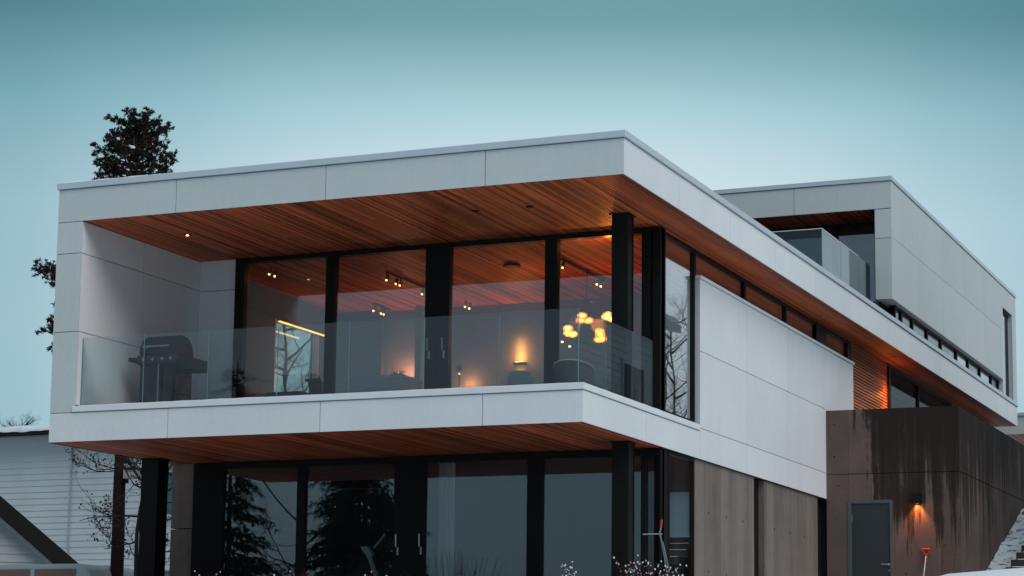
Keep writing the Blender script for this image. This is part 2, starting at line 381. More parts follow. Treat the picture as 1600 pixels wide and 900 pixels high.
# ------------------------------------------------------------------ ground
def sm(a, b, x):
    t = max(0, min(1, (x-a)/(b-a))); return t*t*(3-2*t)
def gz(x, y):
    z = -2.98
    z -= 2.5*sm(-2.5, -17, y)
    z += (-2.60+2.98)*sm(-1.2, -.4, x)*sm(6, 11, y)*(1-sm(30, 60, y))
    # bank piled by the garage corner and slope climbing beside the wall
    crest = -2.03+.075*(x-2.0)
    b = sm(1.35, 2.05, x)*sm(6.0, 10.3, y)
    if y > 11.2: crest = -2.12+.36*max(0, y-13.9) + .05*min(1, max(0, x-2))
    crest = min(crest, 1.6)
    z = z*(1-b)+max(z, crest)*b if x < 40 else z
    z += noise.noise(Vector((x*.35, y*.35, 0)))*.10*sm(1, 4, abs(y+6)) if y < 0 else 0
    z += 2.2*sm(40, 160, abs(x))*noise.noise(Vector((x*.01, y*.01, 3)))
    return z
def axis_pts(lo, hi, a, b, step):
    p = []; v = a
    while v < b: p.append(v); v += step
    s = step; q = b
    while q < hi: p.append(q); s *= 1.35; q += s
    p.append(hi); s = step; q = a-step
    while q > lo: p.insert(0, q); s *= 1.35; q -= s
    p.insert(0, lo); return p
xs = axis_pts(-900, 900, -4, 8, .22); ys = axis_pts(-900, 900, -6, 24, .3)
g = MB(); g.v = [(x, y, gz(x, y)) for y in ys for x in xs]
nx = len(xs)
g.f = [(j*nx+i, j*nx+i+1, (j+1)*nx+i+1, (j+1)*nx+i) for j in range(len(ys)-1) for i in range(nx-1)]
tag(g.build('ground', 'snow', smooth=True), kind='structure')

tb = MB().box(-9.3, .25, -1.9, 3.2, -3.1, -2.952); tag(tb.build('bounce_blocker', 'stair_stone'), kind='structure')  # unseen dark slab added to keep snow bounce off the lower soffit
# ------------------------------------------------------------------ the modern house
XL, XS, XG, YG, YB = -8.93, -.556, -.66, 3.28, 29.43
ZB, ZC, ZR = -.523, 2.75, 3.343
H = thing('modern_house', 'white cantilevered two storey house with wooden soffits and large dark framed windows', 'house')
def ph(mb, name, mat, parent=None, label=None, **kw):
    o = mb.build(name, mat, parent or H, **kw)
    if label: o['label'] = label
    return o
# roof slab core and cladding
ph(MB().box(XL+.02, -.02, .02, YB, 2.815, 3.30), 'roof', 'backing')
uf = [XL, -6.895, -4.45, -2.005, 0]
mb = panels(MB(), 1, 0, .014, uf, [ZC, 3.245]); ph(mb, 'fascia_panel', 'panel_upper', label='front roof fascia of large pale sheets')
us = [0.0]+[2.25+2.44*i for i in range(12)]; us = [u for u in us if u < YB-.5]+[YB]
ph(panels(MB(), 0, 0, .014, us, [ZC, 3.245]), 'fascia_panel', 'panel', label='long side roof fascia running back from the corner')
mb = MB().box(XL-.02, .03, -.03, .10, 3.250, ZR); mb.box(-.09, .03, .105, YB+.02, 3.250, ZR); mb.box(XL-.02, XL+.1, .105, YB+.02, 3.25, ZR); mb.box(XL+.11, -.10, YB-.1, YB+.02, 3.25, ZR)
ph(mb, 'parapet_cap', 'cap', bevel=.008)
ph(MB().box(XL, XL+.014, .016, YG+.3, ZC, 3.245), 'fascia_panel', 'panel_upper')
# soffit battens
def battens(x0, x1, y0, y1, z, pitch=.052, gap=.013, th=.022):
    mb = MB(); n0 = math.ceil(x0/pitch-1e-6); k = n0
    while k*pitch < x1-.004:
        a = max(x0, k*pitch); b = min(x1, (k+1)*pitch-gap)
        if b-a > .006: mb.box(a, b, y0, y1, z, z+th)
        k += 1
    return mb
mb = battens(XL+.016, -.018, .016, YB-.02, ZC+.004); ph(mb, 'soffit', 'soffit_wood', label='upper soffit and ceiling of narrow reddish boards')
ph(MB().box(XL+.02, -.02, .02, YB-.02, ZC+.028, 2.81), 'soffit_backing', 'backing')
for x in (-7.552, -2.764, -1.93):
    lit = x < -7
    d = ph(MB().lathe([(.055, 0), (.06, .004), (.06, .05), (.055, .05)], (x, 1.385, 2.745), 14), 'downlight', 'black')
    ph(MB().lathe([(.022 if lit else .035, 0), (.022, .01)], (x, 1.385, 2.738), 10), 'lens', 'down' if lit else 'plastic_black', parent=d)
for y in (16.35, 16.75): ph(MB().lathe([(.05, 0), (.06, .004), (.06, .04), (.055, .05)], (-.28, y, 2.745), 12), 'downlight', 'black')
# left wing wall
mb = MB().box(XL+.016, XL+.425, .016, YG+.3, ZB+.02, ZC)
ph(mb, 'wing_wall', 'backing')
xi = XL+.441
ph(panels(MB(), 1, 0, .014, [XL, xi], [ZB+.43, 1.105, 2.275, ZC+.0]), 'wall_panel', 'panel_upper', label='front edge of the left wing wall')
ph(panels(MB(), 0, xi, .014, [.016, 1.65, YG+.016], [.02, 1.105, 2.275, ZC]), 'wall_panel', 'panel', label='inner face of the wing wall behind the grill')
ph(MB().box(XL, XL+.014, .016, YG+.3, ZB, ZC-.002), 'wall_panel', 'panel')
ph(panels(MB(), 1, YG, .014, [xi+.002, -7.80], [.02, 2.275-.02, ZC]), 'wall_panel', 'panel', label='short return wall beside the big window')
# balcony slab
ph(MB().box(XL+.02, XS-.02, .02, 12.3, ZB+.03, -.02), 'floor_slab', 'backing')
ph(MB().box(XL+.45, XS-.17, .17, YG-.06, -.019, .004), 'balcony_floor', 'stair_stone')
ph(panels(MB(), 1, 0, .014, [XL, -6.905, -4.45, -1.995, XS], [ZB, -.093]), 'fascia_panel', 'panel', label='front fascia of the balcony slab')
ph(panels(MB(), 0, XS, .014, [0, 2.46, 4.9], [ZB, -.093]), 'fascia_panel', 'panel', label='side fascia of the balcony slab')
mb = MB().box(XL+.40, XS+.02, -.022, .155, -.088, 0); mb.box(XS-.15, XS+.02, .158, 4.87, -.088, 0)
ph(mb, 'ledge_cap', 'cap_pale', bevel=.006)
ph(battens(XL+.016, XS-.016, .016, YG+.4, ZB+.004), 'soffit', 'soffit_wood', label='lower soffit under the balcony')
ph(MB().box(XL, XL+.014, .016, YG+.3, ZB, ZB+.02), 'soffit_trim', 'cap')
# black columns
def col_part(x0, y0, s, z0, z1):
    mb = MB().box(x0, x0+s, y0, y0+.02, z0, z1).box(x0, x0+s, y0+s-.02, y0+s, z0, z1).box(x0+.012, x0+s-.012, y0+.0195, y0+s-.0195, z0, z1)
    mb.box(x0-.03, x0+s+.03, y0-.03, y0+s+.03, z1-.012, z1)
    return ph(mb, 'column', 'black')
col_part(-1.0, 2.22, .245, .005, ZC); col_part(-.995, 2.26, .25, -2.98, ZB); col_part(-8.87, 2.38, .30, -2.98, ZB)
# pier
mb = MB().box(-8.87, -8.455, YG, YG+.35, -3.0, -1.565).box(-8.87, -8.455, YG, YG+.35, -1.55, ZB)
ph(mb, 'pier', 'pier_concrete')
# --- front glazing, both storeys
def window(x0, x1, z0, z1, y=YG, fw=.06, name='window', gmat='glass', head=.07, fr=None):
    f = MB(); d0, d1 = y-.05, y+.09; fr = fw if fr is None else fr
    f.box(x0, x0+fw, d0, d1, z0, z1).box(x1-fr, x1, d0, d1, z0, z1).box(x0+fw, x1-fr, d0, d1, z1-head, z1).box(x0+fw, x1-fr, d0, d1, z0, z0+.07)
    w_ = ph(f, name, 'black', bevel=.004)
    g_ = MB().box(x0+fw-.005, x1-fr+.005, y, y+.012, z0+.065, z1-head+.005)
    ph(g_, 'pane', gmat, parent=w_)
    return w_
def handle(parent, x, z, y=YG-.05):
    mb = MB().box(x-.014, x+.014, y-.008, y, z-.17, z-.05).tube([(x-.01, y-.004, z-.05), (x-.01, y-.05, z-.05), (x-.012, y-.055, z+.14)], .012, 6)
    mb.tube([(x, y-.02, z-.12), (x, y, z-.12)], .014, 8)
    ph(mb, 'handle', 'steel', parent=parent)
Z0 = .02; ZT = 2.74
window(-7.80, -6.08, Z0, ZT, fw=.17, fr=.08)
a = window(-6.08, -4.22, Z0, ZT, fw=.08, fr=.21, name='glass_door')
b = window(-4.22, -2.35, Z0, ZT, fw=.20, fr=.10, name='glass_door'); handle(a, -4.345, 1.13); handle(b, -4.095, 1.13)
window(-2.35, -.86, Z0, ZT, fw=.10, fr=.05)
window(-.86, -.60, Z0, ZT, fw=.03)
ph(MB().box(-.87, -.76, YG-.06, YG+.12, Z0, ZT), 'mullion', 'black')
ph(MB().box(-.72, -.60, YG-.09, YG+.14, Z0, ZT), 'corner_post', 'black')
zl, zt = -2.97, ZB-.005
window(-8.45, -6.505, zl, zt, fw=.55, fr=.07, head=.10)
a = window(-6.505, -4.64, zl, zt, fw=.07, fr=.255, name='glass_door', head=.10)
b = window(-4.64, -2.58, zl, zt, fw=.26, fr=.12, name='glass_door', head=.10); handle(a, -4.81, -1.85); handle(b, -4.42, -1.85)
window(-2.58, -.86, zl, zt, fw=.12, fr=.05, head=.10)
window(-.86, -.60, zl, zt, fw=.03, head=.10)
ph(MB().box(-.90, -.60, YG+.005, YG+.26, zl, zt), 'corner_post', 'black')
# --- side glazing
def swindow(y0, y1, z0, z1, x=XG, fw=.05, gmat='glass', name='side_window'):
    f = MB(); d0, d1 = x-.09, x+.035
    f.box(d0, d1, y0, y0+fw, z0, z1).box(d0, d1, y1-fw, y1, z0, z1).box(d0, d1, y0+fw, y1-fw, z1-.05, z1).box(d0, d1, y0+fw, y1-fw, z0, z0+.05)
    w_ = ph(f, name, 'black', bevel=.004)
    ph(MB().box(x-.012, x, y0+fw-.005, y1-fw+.005, z0+.045, z1-.045), 'pane', gmat, parent=w_)
    return w_
swindow(3.43, 4.87, .01, ZC-.03)
cl = [4.87, 7.5, 9.95, 12.0, 14.5]
for a, b in zip(cl[:-1], cl[1:]): swindow(a, b, 2.28, ZC-.03)
ph(MB().box(XG-.1, XG+.04, 11.95, 12.65, 2.28, ZC-.02), 'post', 'black'); ph(MB().box(XG-.1, XG+.04, 14.25, 14.55, 2.28, ZC-.02), 'post', 'black')
swindow(3.55, 4.74, zl, zt, x=-.625)
# white side wall, proud of the glass
yy = [4.9, 7.34, 9.78, 12.335, 14.42]
ph(panels(MB(), 0, XS, .014, yy[:4], [ZB, -.045, 1.14, 2.262]), 'wall_panel', 'panel', label='big white side wall above the concrete')
ph(panels(MB(), 0, XS, .014, yy[3:], [1.05, 2.262]), 'wall_panel', 'panel', label='rear piece of the white side wall behind the stained concrete')
ph(MB().box(XS-.30, XS-.016, 4.915, 14.40, ZB+.02, 2.255), 'side_wall', 'backing')
ph(MB().box(XG, XS-.001, 4.9-.002, 4.912, .0, 2.262), 'wall_end', 'cap')
ph(MB().box(XS-.06, XS-.016, 14.405, 14.42, 1.0, 2.262), 'wall_end', 'cap')
ph(MB().box(XS-.10, XS+.025, 4.885, 14.45, 2.266, 2.315), 'wall_cap', 'cap_pale', bevel=.004)
# slatted wood wall and rear glazing
mb = MB(); k = 0
while 1.0+k*.062 < 2.72:
    z = math.floor((1.0+k*.062)/.062)*.062; mb.prism([(XG-.02, z), (XG+.028, z+.006), (XG+.022, z+.046), (XG-.02, z+.05)], 1, 14.56, 17.62); k += 1
ph(mb, 'slat_wall', 'slat_wood', label='panel of horizontal wood slats lit orange at its rear end')
ph(MB().box(XG-.06, XG-.022, 14.56, 17.62, .9, ZC-.01), 'slat_backing', 'backing')
swindow(17.64, 20.6, 1.0, ZC-.03, gmat='dull_glass'); swindow(20.6, 24.2, 1.0, ZC-.03, gmat='dull_glass')
ph(MB().box(XG-.2, XG, 24.2, YB-.05, .5, ZC-.005), 'rear_wall', 'concrete')
ph(MB().box(XG-.1, XG+.06, 17.64, 17.80, 1.0, ZC-.03), 'post', 'black')
# lower side: concrete between slots
ph(MB().box(-.92, -.60, 4.76, 7.86, -3.05, ZB-.004), 'concrete_wall', 'concrete', label='first concrete wall bay under the white side wall')
ph(MB().box(-.92, -.60, 8.46, 11.84, -3.05, ZB-.004), 'concrete_wall', 'concrete', label='second concrete wall bay under the white side wall')
for y in (5.45, 6.35, 7.25, 9.05, 10.0, 10.95):
    for z in (-2.2, -1.3): ph(MB().tube([(-.602, y, z), (-.597, y, z)], .022, 8), 'tie_plug', 'backing')
for a, b in ((7.88, 8.44), (11.86, 12.9)):
    ph(MB().box(-.76, -.70, a-.03, b+.03, -3.0, ZB), 'slot_window', 'black')
# lower interior
mb = MB().box(-8.8, -.95, 8.0, 8.1, -3, ZB-.01); mb.box(-8.80, -8.72, 3.65, 8.0, -3, ZB-.01)
ph(mb, 'room_wall', 'lower_wall'); ph(MB().box(-8.8, -.95, 3.4, 8.0, -3.05, -2.975), 'room_floor', 'floor_wood')
ph(MB().box(-8.8, -.62, YG+.42, 8.0, ZB+.002, ZB+.028), 'room_ceiling', 'dark_interior')
mb = MB(); x = -4.47
pts = []
while x < -4.2: pts.append((x, 3.9+.03*math.sin(x*70))); x += .01
poly = pts+[(p[0], p[1]+.01) for p in pts[::-1]]; mb.prism(poly, 2, -2.95, ZB-.03); ph(mb, 'curtain', 'curtain')
# upper interior
yb = 8.5
ph(MB().box(XL+.1, -.8, YG+.1, 14, -.018, .018), 'room_floor', 'floor_wood')
ph(MB().box(-8.35, -1.0, yb, yb+.12, .02, ZC), 'room_wall', 'interior_wall')
mb = MB().box(XL+.02, XL+.22, YG+.37, 6.15, ZB, ZC).box(XL+.02, XL+.22, 7.8, 14, ZB, ZC).box(XL+.02, XL+.22, 6.15, 7.8, ZB, .9).box(XL+.02, XL+.22, 6.15, 7.8, 2.32, ZC)
ph(mb, 'outer_wall', 'dark_interior')
ph(MB().box(XL+.0, XL+.018, YG+.31, 6.1, ZB, ZC).box(XL+.0, XL+.018, 7.85, 14, ZB, ZC), 'wall_panel', 'panel')
f = MB().box(XL+.1, XL+.2, 6.16, 6.21, .91, 2.31).box(XL+.1, XL+.2, 7.74, 7.79, .91, 2.31).box(XL+.1, XL+.2, 6.21, 7.74, .91, .95).box(XL+.1, XL+.2, 6.21, 7.74, 2.27, 2.31)
kw = ph(f, 'kitchen_window', 'curtain'); ph(MB().box(XL+.14, XL+.15, 6.2, 7.75, .94, 2.28), 'pane', 'glass', parent=kw)
ph(MB().box(-6.98, -6.86, 8.15, yb-.002, .02, ZC), 'glow_stop', 'interior_wall')  # added stub that stops the low lamp's glow spreading right
ph(MB().box(-8.35, -7.72, 8.3, 8.498, .02, ZC), 'cupboard', 'dark_interior')
ph(MB().lathe([(.13, 0), (.14, .01), (.14, .03), (.12, .04)], (-3.80, 5.12, 2.70), 20), 'ceiling_vent', 'black')
# interior lining for rear part (keeps light in)
ph(MB().box(-8.4, -.8, 13.9, 14.0, .02, ZC), 'room_wall', 'interior_wall')
# ---- glass balustrade of the balcony (fixed to the house)
def rail(name, segs, z0, z1, mat='rail_glass'):
    r_ = bpy.data.objects.new(name, None); col.objects.link(r_); r_.parent = H
    for (a, b) in segs:
        a = Vector((*a, 0)); b = Vector((*b, 0)); d = (b-a).normalized(); n = Vector((-d.y, d.x, 0))*.006
        q = [a+d*.007-n, b-d*.007-n, b-d*.007+n, a+d*.007+n]
        p = MB().prism([(v.x, v.y) for v in q], 2, z0, z1).build('glass_panel', mat, r_)
    return r_
fx = [-8.48, -7.42, -6.34, -5.21, -4.08, -2.93, -1.81, -.672]
r1 = rail('balustrade', [((fx[i], .12), (fx[i+1], .12)) for i in range(7)]+[((-.665, .118), (-.665, 1.1)), ((-.665, 1.1), (-.665, 2.17)), ((-.665, 2.17), (-.665, 3.2))], -.05, 1.02)
for x in fx: MB().box(x-.0055, x+.0055, .117, .124, 0.0, 1.015).build('edge_seal', 'glass_edge', r1)
for y in (1.1, 2.17): MB().box(-.668, -.662, y-.0055, y+.0055, 0, 1.015).build('edge_seal', 'glass_edge', r1)
r2 = rail('balustrade', [((-.9-1.15*i, 11.9), (-.9-1.15*(i+1), 11.9)) for i in range(-0, 6)][:0]+[((-.49-1.15*(i+1), 11.9), (-.49-1.15*i, 11.9)) for i in range(6)]+[((-.49, 11.9), (-.49, 13.3)), ((-.49, 13.3), (-.49, 14.65)), ((-.49, 14.65), (-.49, 15.6))], 3.36, 4.45, 'terrace_glass')
for i in range(6): MB().box(-.49-1.15*i-.006, -.49-1.15*i+.006, 11.897, 11.905, 3.36, 4.45).build('edge_seal', 'glass_edge', r2)
for y in (13.3, 14.65): MB().box(-.495, -.485, y-.006, y+.006, 3.36, 4.45).build('edge_seal', 'glass_edge', r2)
mb = MB().box(-7.4, -.485, 11.892, 11.908, 4.452, 4.466).box(-.498, -.482, 11.909, 14.65, 4.452, 4.466); mb.build('top_rail', 'cap_pale', r2)
# ---- upper box
BX, BY, BE = -.05, 15.64, 29.76
BL = -9.0; zb2, zt2 = 3.77, 6.256
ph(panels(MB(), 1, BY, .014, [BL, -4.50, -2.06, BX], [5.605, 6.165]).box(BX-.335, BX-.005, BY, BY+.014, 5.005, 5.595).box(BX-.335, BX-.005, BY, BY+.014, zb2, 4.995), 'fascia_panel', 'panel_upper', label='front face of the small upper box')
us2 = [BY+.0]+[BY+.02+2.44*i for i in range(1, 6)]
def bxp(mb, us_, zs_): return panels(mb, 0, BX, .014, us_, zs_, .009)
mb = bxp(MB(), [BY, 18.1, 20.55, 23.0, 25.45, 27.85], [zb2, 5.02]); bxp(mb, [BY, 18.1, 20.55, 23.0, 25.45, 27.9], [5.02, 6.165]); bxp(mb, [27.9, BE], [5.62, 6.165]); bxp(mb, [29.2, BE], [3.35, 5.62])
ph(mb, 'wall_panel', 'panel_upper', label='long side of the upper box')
ph(MB().box(BX-.33, BX-.016, BY+.016, 27.83, zb2+.01, 6.16), 'box_wall', 'backing')
ph(MB().box(BL, BX-.34, BY+.016, BY+.30, 5.61, 6.16), 'box_header', 'backing')
ph(MB().box(BL, BX-.01, BY+.31, BE-.01, 6.10, 6.2), 'roof', 'backing')
mb = MB().box(BL-.02, BX+.025, BY-.025, BY+.1, 6.17, zt2); mb.box(BX-.09, BX+.025, BY+.105, BE+.02, 6.17, zt2)
ph(mb, 'parapet_cap', 'cap', bevel=.006)
ph(MB().box(BX-.335, BX-.001, BY+.001, 27.86, zb2-.012, zb2), 'box_underside', 'cap_pale')
ph(battens(BL+.1, BX-.34, BY+.016, 17.2, 5.60), 'soffit', 'soffit_wood', label='wood ceiling of the roof terrace recess')
ph(MB().box(BX-.349, BX-.336, BY+.016, 18.2, 3.36, 5.60), 'recess_wall', 'lower_wall')
for i, (a, b) in enumerate(((-.41, -1.5), (-1.5, -2.6), (-2.6, -4.4), (-4.4, -6.4), (-6.4, -8.9))):
    window(b, a, 3.36, 5.595, y=16.8, gmat='far_glass', name='terrace_window')
ph(MB().box(BL, BX-.35, 21.5, 21.6, 3.36, 6.0), 'room_wall', 'lower_wall')
# ribbon windows under the box overhang
rb = [16.4, 17.0, 18.03, 19.45, 20.9, 22.6, 23.95, 25.4, 26.85, 27.8]
for i, (a, b) in enumerate(zip(rb[:-1], rb[1:])):
    swindow(a, b, 3.35, 3.757, x=-.20, fw=.045, gmat='far_glass' if i in (5, 7, 8) else 'ribbon_glass', name='ribbon_window')
ph(MB().box(-.9, -.36, 15.95, 16.38, 3.36, 3.765), 'recess_wall', 'black')
mb = MB(); [mb.box(-.32, -.30, a+.05, b-.05, 3.36, 3.755) for a, b in ((21.0, 22.5), (24.0, 25.3))]; ph(mb, 'blind', 'dark_interior')
mb = MB(); [mb.box(-.32, -.30, a+.05, b-.05, 3.36, 3.755) for a, b in ((22.7, 23.9), (25.5, 27.7))]; ph(mb, 'blind', 'siding_grey')
ph(MB().box(-.40, -.16, 27.88, 29.19, 3.36, 5.61), 'tall_window', 'black')
ph(MB().box(-.158, -.15, 28.0, 28.75, 3.4, 5.5), 'pane', 'far_glass')
ph(MB().box(BX-.3, BX-.016, 27.84, 27.878, 3.36, 5.61).box(BX-.3, BX-.016, 29.21, BE-.02, 3.36, 6.1), 'box_wall', 'cap')
# snow that has settled on ledges
mb = MB()
def ridge(p, q, wid, h, seed):
    p = Vector(p); q = Vector(q); L_ = (q-p).length; n = int(L_/.12)+1; d = (q-p)/n; s_ = Vector((-d.y, d.x, 0)).normalized()
    v0 = len(mb.v)
    for i in range(n+1):
        hh = h*(.35+.9*abs(noise.noise(Vector((i*.23, seed, 0))))); c = p+d*i
        for a, z in ((-wid/2, 0), (-wid*.35, hh*.8), (wid*.1, hh), (wid/2, 0)): mb.v.append(tuple(c+s_*a+Vector((0, 0, z))))
    for i in range(n):
        for k in range(3): a = v0+i*4+k; mb.f.append((a, a+1, a+5, a+4))
ridge((XL, .04, ZR+.002), (.0, .04, ZR+.002), .10, .028, 1); ridge((-.03, .08, ZR+.002), (-.03, YB, ZR+.002), .09, .018, 2)
ridge((XL+.5, .03, .002), (XS, .03, .002), .07, .014, 3); ridge((XS-.03, .1, .002), (XS-.03, 3.2, .002), .07, .014, 4)
ridge((BL, BY+.02, zt2+.002), (BX, BY+.02, zt2+.002), .09, .02, 5)
ph(mb, 'snow_rim', 'snow', smooth=True)
H.children[-1]['kind'] = 'stuff'

# ------------------------------------------------------------------ concrete garage box with the door
G = thing('concrete_garage', 'water stained concrete block with a dark grey door and orange wall lamp', 'garage')
def pg(mb, name, mat, parent=None, **kw): return mb.build(name, mat, parent or G, **kw)
X1, YC, ZCt, ZJ = 1.89, 12.32, 1.112, -.075
dx0, dx1, dzt = -.165, .665, -.56
mb = MB().box(XS+.004, X1, YC, YC+.3, ZJ+.010, ZCt)
mb.box(XS+.004, dx0, YC, YC+.3, -3.05, ZJ-.010).box(dx1, X1, YC, YC+.3, -3.05, ZJ-.010).box(dx0, dx1, YC, YC+.3, dzt, ZJ-.010)
mb.box(XS+.004, X1-.01, YC+.012, YC+.29, ZJ-.012, ZJ+.012)
pg(mb, 'wall', 'stained_concrete')['label'] = 'front concrete wall, dark with water above the door'
mb = MB().box(X1-.3, X1, YC+.302, 27.5, ZJ+.010, ZCt).box(X1-.3, X1, YC+.302, 27.5, -3.05, ZJ-.010).box(X1-.29, X1-.012, YC+.302, 27.5, ZJ-.012, ZJ+.012)
pg(mb, 'wall', 'stained_concrete')['label'] = 'long concrete side wall beside the outdoor stairs'
pg(MB().box(XS+.01, X1-.31, YC+.31, 27.4, .9, 1.0), 'roof', 'concrete')
for x, z in ((-.4, .85), (-.4, .25), (-.33, -.28), (.9, .7), (1.5, -.4), (.9, -1.9), (1.6, -1.4)): pg(MB().tube([(x, YC-.003, z), (x, YC+.004, z)], .02, 8), 'tie_plug', 'backing')
for y, z in ((14.2, .1), (16.6, .3), (13.2, -1.2), (15.0, -.9)): pg(MB().tube([(X1-.004, y, z), (X1+.003, y, z)], .02, 8), 'tie_plug', 'backing')
f = MB().box(dx0-.0, dx0+.075, YC-.012, YC+.12, -2.98, dzt).box(dx1-.05, dx1, YC-.012, YC+.12, -2.98, dzt).box(dx0+.075, dx1-.05, YC-.012, YC+.12, dzt-.06, dzt)
pg(f, 'door_frame', 'door_frame', bevel=.004)
d = pg(MB().box(dx0+.078, dx1-.053, YC+.015, YC+.06, -2.6, dzt-.063), 'door', 'door_paint', bevel=.003)
mb = MB().tube([(.60, YC+.015, -1.73), (.60, YC-.045, -1.73), (.585, YC-.052, -1.73), (.46, YC-.052, -1.725)], .011, 7).tube([(.60, YC+.015, -1.73), (.60, YC+.002, -1.73)], .026, 12).tube([(.60, YC+.015, -1.84), (.60, YC+.002, -1.84)], .022, 12)
mb.build('handle', 'steel', d)
MB().tube([(dx0+.085, YC+.006, -.95), (dx0+.085, YC+.006, -.83)], .009, 6).build('hinge', 'steel', d)
LMP = thing('wall_lamp', 'small black box lamp shining orange down the stained concrete wall', 'lamp', (1.13, YC, -.65))
def pl(mb, name, mat, **kw): return mb.build(name, mat, LMP, **kw)
mb = MB().box(-.085, .085, -.15, -.004, .0, .17); mb2 = MB().box(-.085, .085, -.15, -.004, .158, .17).box(-.085, -.073, -.15, -.004, 0, .157).box(.073, .085, -.15, -.004, 0, .157).box(-.0725, .0725, -.15, -.138, 0, .157).box(-.0725, .0725, -.016, -.004, 0, .157)
pl(mb2, 'housing', 'black'); pl(MB().box(-.03, .03, -.10, -.05, .05, .07), 'bulb', 'out_bulb')
light('SPOT', (0, -.05, .03), 52, (1, .25, .045), .02, LMP, spot=88, aim=(0, .10, -1))

light('POINT', (0, -.13, -.04), 1.1, (1, .27, .06), .03, LMP)
# snow shovel leaning on the wall
S = thing('snow_shovel', 'snow shovel with red grip leaning on the concrete wall under the lamp', 'shovel', (1.23, YC-.30, -2.62))
MB().tube([(0, 0, .25), (.045, .25, 1.03)], .014, 8).build('shaft', 'steel', S)
mb = MB().tube([(.040, .25, .92), (.05, .26, 1.04)], .024, 8).tube([(.05, .26, 1.03), (.0, .265, 1.10), (-.03, .27, 1.15)], .012, 6).tube([(.05, .26, 1.03), (.09, .265, 1.10), (.115, .27, 1.15)], .012, 6).tube([(-.035, .27, 1.155), (.12, .27, 1.155)], .017, 8)
mb.build('grip', 'red_plastic', S)
mb = MB(); prof = [(-.2, -.02), (-.1, .03), (.1, .03), (.2, -.02), (.19, -.035), (.1, .015), (-.1, .015), (-.19, -.035)]
mb.prism(prof, 2, -.05, .28); mb.build('blade', 'black', S)

# warm light at the slat wall
V = thing('wall_light', 'slim vertical light throwing orange on the end of the slat wall', 'lamp', (XG+.065, 17.56, 1.2))
MB().box(-.02, .02, .0, .05, 0, 1.1).build('housing', 'black', V)
MB().box(-.026, -.021, .03, .045, .05, 1.05).build('strip', 'spot', V)
for z in (.2, .55, .9): light('POINT', (.10, -.16, z), 3.6, (1, .28, .05), .04, V)

# ------------------------------------------------------------------ interior things
# track lights
def track(name, label, x, y0, y1, spots, e, z=2.742):
    T = thing(name, label, 'track light', (x, y0, z), group='ceiling spotlights')
    if y1-y0 > .5: MB().box(-.018, .018, 0, y1-y0, -.035, -.004).build('rail', 'black', T)
    for y in spots:
        h = MB().tube([(0, y-y0, -.035), (0, y-y0, -.09), (0, y-y0-.03, -.15)], [.02, .03, .035], 8).build('spot_head', 'black', T)
        MB().ball((0, y-y0-.04, -.150), .020, 1, 1, 1, 8, 6).build('bulb', 'spot', h)
    if e:
        for y in spots[::max(1, len(spots)//2)]: light('SPOT', (0, y-y0-.1, -.12), e, (1, .36, .12), .06, T, spot=140, aim=(0, -.3, -1))
    return T
track('track_light', 'pair of ceiling spots at the far left of the upper window', -7.54, 3.85, 4.15, [3.9, 4.08], 2)
track('track_light', 'ceiling spotlight rail behind the left glass door', -5.97, 4.95, 6.45, [5.0, 5.35, 5.5, 6.35], 5)
track('track_light', 'ceiling spotlight rail behind the right pane near the corner column', -2.85, 4.9, 6.8, [4.98, 6.5, 6.68], 10)
track('track_light', 'ceiling spots deep in the kitchen behind the left glass door', -7.5, 7.5, 8.15, [7.55, 7.85, 7.95], 4)
track('track_light', 'ceiling spot at the back of the room behind the middle pane', -5.79, 7.6, 8.1, [7.72, 7.9], 4)
K = thing('corner_spotlight', 'spotlight throwing an orange pool on the ceiling behind the corner column', 'spotlight', (-1.55, 3.78, 2.742))
MB().lathe([(.045, -.11), (.04, -.10), (.03, -.01), (.05, -.002)], (0, 0, 0), 12).build('housing', 'black', K)
MB().ball((0, 0, -.10), .025).build('bulb', 'spot', K)
light('POINT', (-.03, -.14, -.20), 11.0, (1, .25, .035), .03, K)
light('POINT', (-.5, -.16, -.10), .6, (1, .34, .07), .03, K)
# led strips under the cupboard
L1 = thing('light_strip', 'long glowing orange strip light on the kitchen wall above the window', 'light strip', (-8.49, 5.9, 2.20))
MB().box(-.03, .03, 0, 1.75, .01, .04).build('rail', 'black', L1); MB().box(-.018, .018, .0, .5, -.012, .009).box(-.018, .018, .54, 1.74, -.012, .009).build('strip', 'led', L1)
light('POINT', (.2, .9, -.25), 1.6, (1, .5, .2), .1, L1)
# kitchen bench with arched tap
KB = thing('kitchen_bench', 'dark kitchen bench with arched tap before the small bright window', 'kitchen bench', (-8.2, 5.6, .02))
MB().box(-.3, .32, 0, 2.6, 0, .86).build('cabinet', 'dark_interior', KB); MB().box(-.32, .34, -.02, 2.62, .863, .90).build('worktop', 'plastic_black', KB)
mb = MB(); pts = [(0, 1.35, .9), (0, 1.35, 1.35)]+[(0, 1.35+.13-.13*math.cos(PI*i/8), 1.35+.13*math.sin(PI*i/8)) for i in range(1, 9)]+[(0, 1.61, 1.22)]
mb.tube(pts, .014, 7); mb.build('tap', 'plastic_black', KB)
